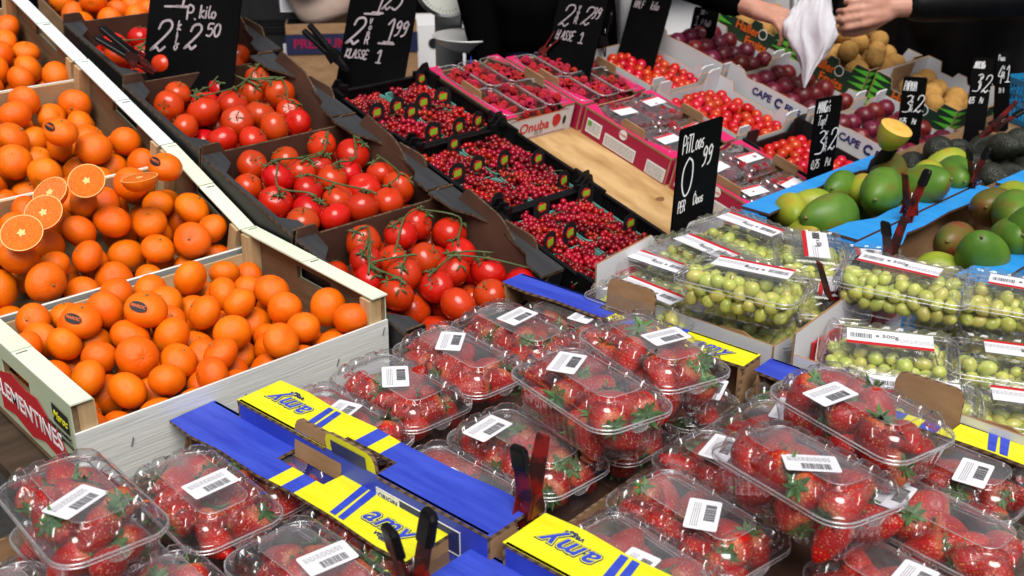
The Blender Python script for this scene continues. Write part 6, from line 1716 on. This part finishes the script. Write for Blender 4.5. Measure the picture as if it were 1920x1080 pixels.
# weighing scale on its stand
t = bg('weighing_scale', 'grey dial weighing scale with a round white face and a steel pan', 'scale', (2.075, 2.44, 0), -41)
m = MB(); o = rr_pts(.078, .06, .006, 0)
m.prism([(x, y) for x, y, _ in o], (0, 0, .70), (1, 0, 0), (0, 1, 0), (0, 0, 1), .36); ob('column', m.mesh('column', 'steel_dull'), t)
m = MB(); m.box(-.15, .15, -.11, .11, .66, .70); ob('foot', m.mesh('foot', 'steel_dull'), t)
m = MB()
for sx in (-1, 1):
    for sy in (-1, 1): m.tube([(sx * .13, sy * .09, 0), (sx * .13, sy * .09, .66)], .012, 8)
ob('stand', m.mesh('stand', 'steel_dull'), t)
m = MB(); m.lathe([(0, .052), (.088, .052), (.094, .046), (.096, .03), (.096, -.03), (0, -.03)], 40); d = ob('dial_case', m.mesh('dial_case', 'steel', True), t, (0, -.03, 1.095), (pi / 2, 0, 0))
m = MB(); m.lathe([(0, .0545), (.082, .0545), (.082, .050)], 40); f = ob('dial_face', m.mesh('dial_face', 'enamel_white'), d)
m = MB()
for k in range(50):
    a = 2 * pi * k / 50; r0 = .066 if k % 5 == 0 else .071
    c, s_ = cos(a), sin(a)
    m.prism([(r0, -.0005), (.077, -.0005), (.077, .0005), (r0, .0005)], (0, 0, .0547), (c, s_, 0), (-s_, c, 0), (0, 0, 1), .0006)
ob('tick_marks', m.mesh('tick_marks', 'black_print'), f)
m = MB(); m.prism([(-.002, -.015), (.002, -.015), (.0008, .07), (-.0008, .07)], (0, 0, .058), (1, 0, 0), (0, 1, 0), (0, 0, 1), .001); ob('needle', m.mesh('needle', 'red_print'), d)
m = MB(); m.lathe([(.0, -.04), (.04, -.037), (.075, -.02), (.095, .0), (.099, .004), (.097, .006), (.092, .002), (.073, -.017), (.04, -.033), (0, -.036)], 40); ob('pan', m.mesh('pan', 'steel_bright', True), t, (.055, -.155, .965))
m = MB(); m.tube([(.02, -.02, .86), (.05, -.14, .87), (.055, -.155, .925)], .009, 8); ob('pan_arm', m.mesh('pan_arm', 'black_plastic', True), t)
# white plastic sheet hanging between the signs
m = MB(); q = [( -.14 + .28 * k / 24, .012 * sin(k * 1.1) + .006 * sin(k * 2.7)) for k in range(25)]
m.prism(q + [(x, y + .003) for x, y in reversed(q)], (0, 0, 0), (1, 0, 0), (0, 1, 0), (0, 0, 1), .42)
t = bg('bag_roll', 'white plastic bags hanging between the klasse 1 and half kilo signs', 'plastic bags', (2.54, 2.26, .84), -44); ob('sheet', m.mesh('sheet', 'bag_white', True), t)
m = MB(); m.tube([(-.15, .0, .425), (.15, 0, .425)], .008, 8); m.tube([(0, .0, .425), (0, .0, -.84)], .008, 8); ob('hanger', m.mesh('hanger', 'steel_dull'), t)
# far cartons of the next stall
def carton(label, loc, yaw, W, D, h, c, band=None, name='carton', grp=None):
    t = bg(name, label, 'carton', loc, yaw, grp); card_box(t, W, D, h, c, 'cardboard')
    if band:
        m = MB(); m.box(-W / 2 - .001, W / 2 + .001, -D / 2 - .003, -D / 2 - .0008, h * .3, h * .75); ob('colour_band', m.mesh('colour_band', band), t)
    return t
carton('blue and yellow carton far behind the steel pan', (3.30, 3.80, .40), -42, .30, .25, .22, 'yellow_card', 'blue_card')
carton('yellow carton far behind, above the blue and yellow one', (3.34, 3.84, .63), -36, .26, .22, .12, 'yellow_card', 'flower_pink')
carton('plain brown carton under the far blue and yellow one', (3.30, 3.80, .0), -42, .36, .3, .38, 'cardboard')
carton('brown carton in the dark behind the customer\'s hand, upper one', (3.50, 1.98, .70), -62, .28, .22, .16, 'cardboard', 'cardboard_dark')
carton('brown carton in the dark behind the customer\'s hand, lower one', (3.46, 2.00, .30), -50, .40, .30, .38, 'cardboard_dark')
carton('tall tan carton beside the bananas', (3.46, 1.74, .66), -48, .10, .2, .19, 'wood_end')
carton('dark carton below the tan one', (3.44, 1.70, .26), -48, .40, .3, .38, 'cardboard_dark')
t = bg('blue_crate', 'blue plastic crate behind the brown fruit', 'crate', (3.18, 1.72, .72), -50)
m = MB()
for (a, b, c, d) in ((-.16, .16, -.11, -.104), (-.16, .16, .104, .11), (-.16, -.154, -.104, .104), (.154, .16, -.104, .104)):
    for z in (0, .03, .06): m.box(a, b, c, d, z, z + .020)
m.box(-.154, .154, -.104, .104, .0, .004)
ob('shell', m.mesh('shell', 'blue_plastic'), t)
m = MB(); m.box(-.16, .16, -.11, .11, -.7195, -.001); ob('plinth', m.mesh('plinth', 'cardboard_dark'), t)
def bananas(label, loc, rot, n=5):
    t = thing('banana_bunch', label, 'bananas', loc, rot, 'banana bunches')
    for k in range(n):
        m = MB(); a = (k - n / 2) * .22; P = []; R = []
        for q in range(9):
            u = q / 8; P.append((.13 * sin(u * 1.5) * cos(a), .13 * sin(u * 1.5) * sin(a) + .012 * k, -.11 * (1 - cos(u * 1.5)) * -1)); R.append(.017 * (.35 + sin(pi * min(max(u, .08), .95)) * .75) if 0 < q < 8 else .006)
        m.tube(P, R, 7); ob('banana', m.mesh('banana', 'banana', True), t)
    m = MB(); m.tube([(-.03, .02, -.01), (.01, .02, .0)], [.012, .02], 7); ob('stalk', m.mesh('stalk', 'stem_green', True), t)
bananas('bananas with a brown stalk behind the brown round fruit', (3.14, 1.56, .83), (.1, -.3, -1.0))
bananas('greener bananas hanging below the customer\'s hand', (3.22, 1.80, .87), (1.2, .5, -.6), 4)
m = MB(); m.box(-.10, .10, -.08, .08, 0, .12); 
m = MB(); m.tube([(2.735, 1.735, .845), (2.742, 1.74, 1.12)], .013, 12)
single('grey_post', m.mesh('grey_post', 'steel_dull', True), 'short grey post under the two reaching hands', 'post')
def basket(label, loc, yaw, W=.26, D=.2, h=.11):
    t = bg('plastic_basket', label, 'basket', loc, yaw, 'turquoise blue baskets')
    for nm, L, x0, u, n in (('front_panel', W, (-W / 2, -D / 2), (1, 0, 0), (0, -1, 0)), ('back_panel', W, (W / 2, D / 2), (-1, 0, 0), (0, 1, 0)), ('side_panel', D - .008, (-W / 2, D / 2 - .004), (0, -1, 0), (-1, 0, 0)), ('side_panel', D - .008, (W / 2, -D / 2 + .004), (0, 1, 0), (1, 0, 0))):
        m = MB(); o3 = (x0[0], x0[1], 0); k = int(L / .012)
        for i in range(k):
            a = L * i / k; m.prism([(a + .001, .012), (a + .005, .012), (a + .005, h - .014), (a + .001, h - .014)], o3, u, (0, 0, 1), n, -.003)
        for z0, z1 in ((0, .012), (h * .35, h * .35 + .005), (h * .62, h * .62 + .005), (h - .014, h)):
            m.prism([(0, z0), (L, z0), (L, z1), (0, z1)], o3, u, (0, 0, 1), n, -.0038)
        ob(nm, m.mesh(nm, 'sky_plastic'), t)
    m = MB(); m.box(-W / 2 + .004, W / 2 - .004, -D / 2 + .004, D / 2 - .004, 0, .004); ob('base_panel', m.mesh('base_panel', 'sky_plastic'), t)
basket('turquoise basket at the right edge behind the 4 for 1 sign', (2.93, 1.03, .80), -30)
basket('turquoise basket in front of the other, holding dark fruit', (2.80, .86, .80), -25)
m = MB(); m.box(2.40, 3.3, .6, 1.16, .70, .72)
T2 = thing('side_table', 'dark side table carrying the baskets at the right edge', 'table', (2.99, .9, 0))
ob('table_top', MB().box(-.32, .36, -.32, .30, .77, .7975).mesh('table_top', 'wood_dark'), T2)
for sx in (-.29, .33):
    for sy in (-.28, .26): ob('leg', MB().box(sx - .02, sx + .02, sy - .02, sy + .02, 0, .769).mesh('leg', 'wood_dark'), T2)
for x, y, lab in ((2.77, .87, 'left'), (2.85, .84, 'right')):
    single('avocado', AVO, lab + ' dark fruit inside the turquoise basket', 'avocado', (x, y, .85), (1.3, .3, .5), .04)
# flowers and packed salad at the far right edge
t = bg('flower_bouquet', 'bouquet of pink white and yellow flowers wrapped in clear film at the far right', 'flowers', (3.95, 1.60, .45), -60)
m = MB(); m.lathe([(.03, 0), (.05, .15), (.12, .34), (.16, .42)], 20); ob('film', m.mesh('film', 'lid_clear', True), t)
gg = random.Random(4)
for k in range(26):
    a = gg.uniform(0, 6.28); r = .15 * sqrt(gg.random()); z = .40 + gg.uniform(-.03, .07)
    m = MB()
    for q in range(9): m.ball((r * cos(a) + gg.gauss(0, .012), r * sin(a) + gg.gauss(0, .012), z + gg.gauss(0, .010)), gg.uniform(.010, .018), 8, 6)
    ob('blossom', m.mesh('blossom', ('flower_pink', 'white_print', 'yellow_card', 'plum')[k % 4], True), t)
m = MB()
for k in range(30):
    a = gg.uniform(0, 6.28); m.tube([(0, 0, .02), (.06 * cos(a), .06 * sin(a), .25), (.15 * cos(a), .15 * sin(a), .40)], [.004, .004, .003], 5)
ob('stems', m.mesh('stems', 'leaf_green'), t)
m = MB(); m.box(-.25, .25, -.2, .2, -.45, -.002); ob('bucket_stand', m.mesh('bucket_stand', 'cardboard_dark'), t)
bpy.context.view_layer.update()
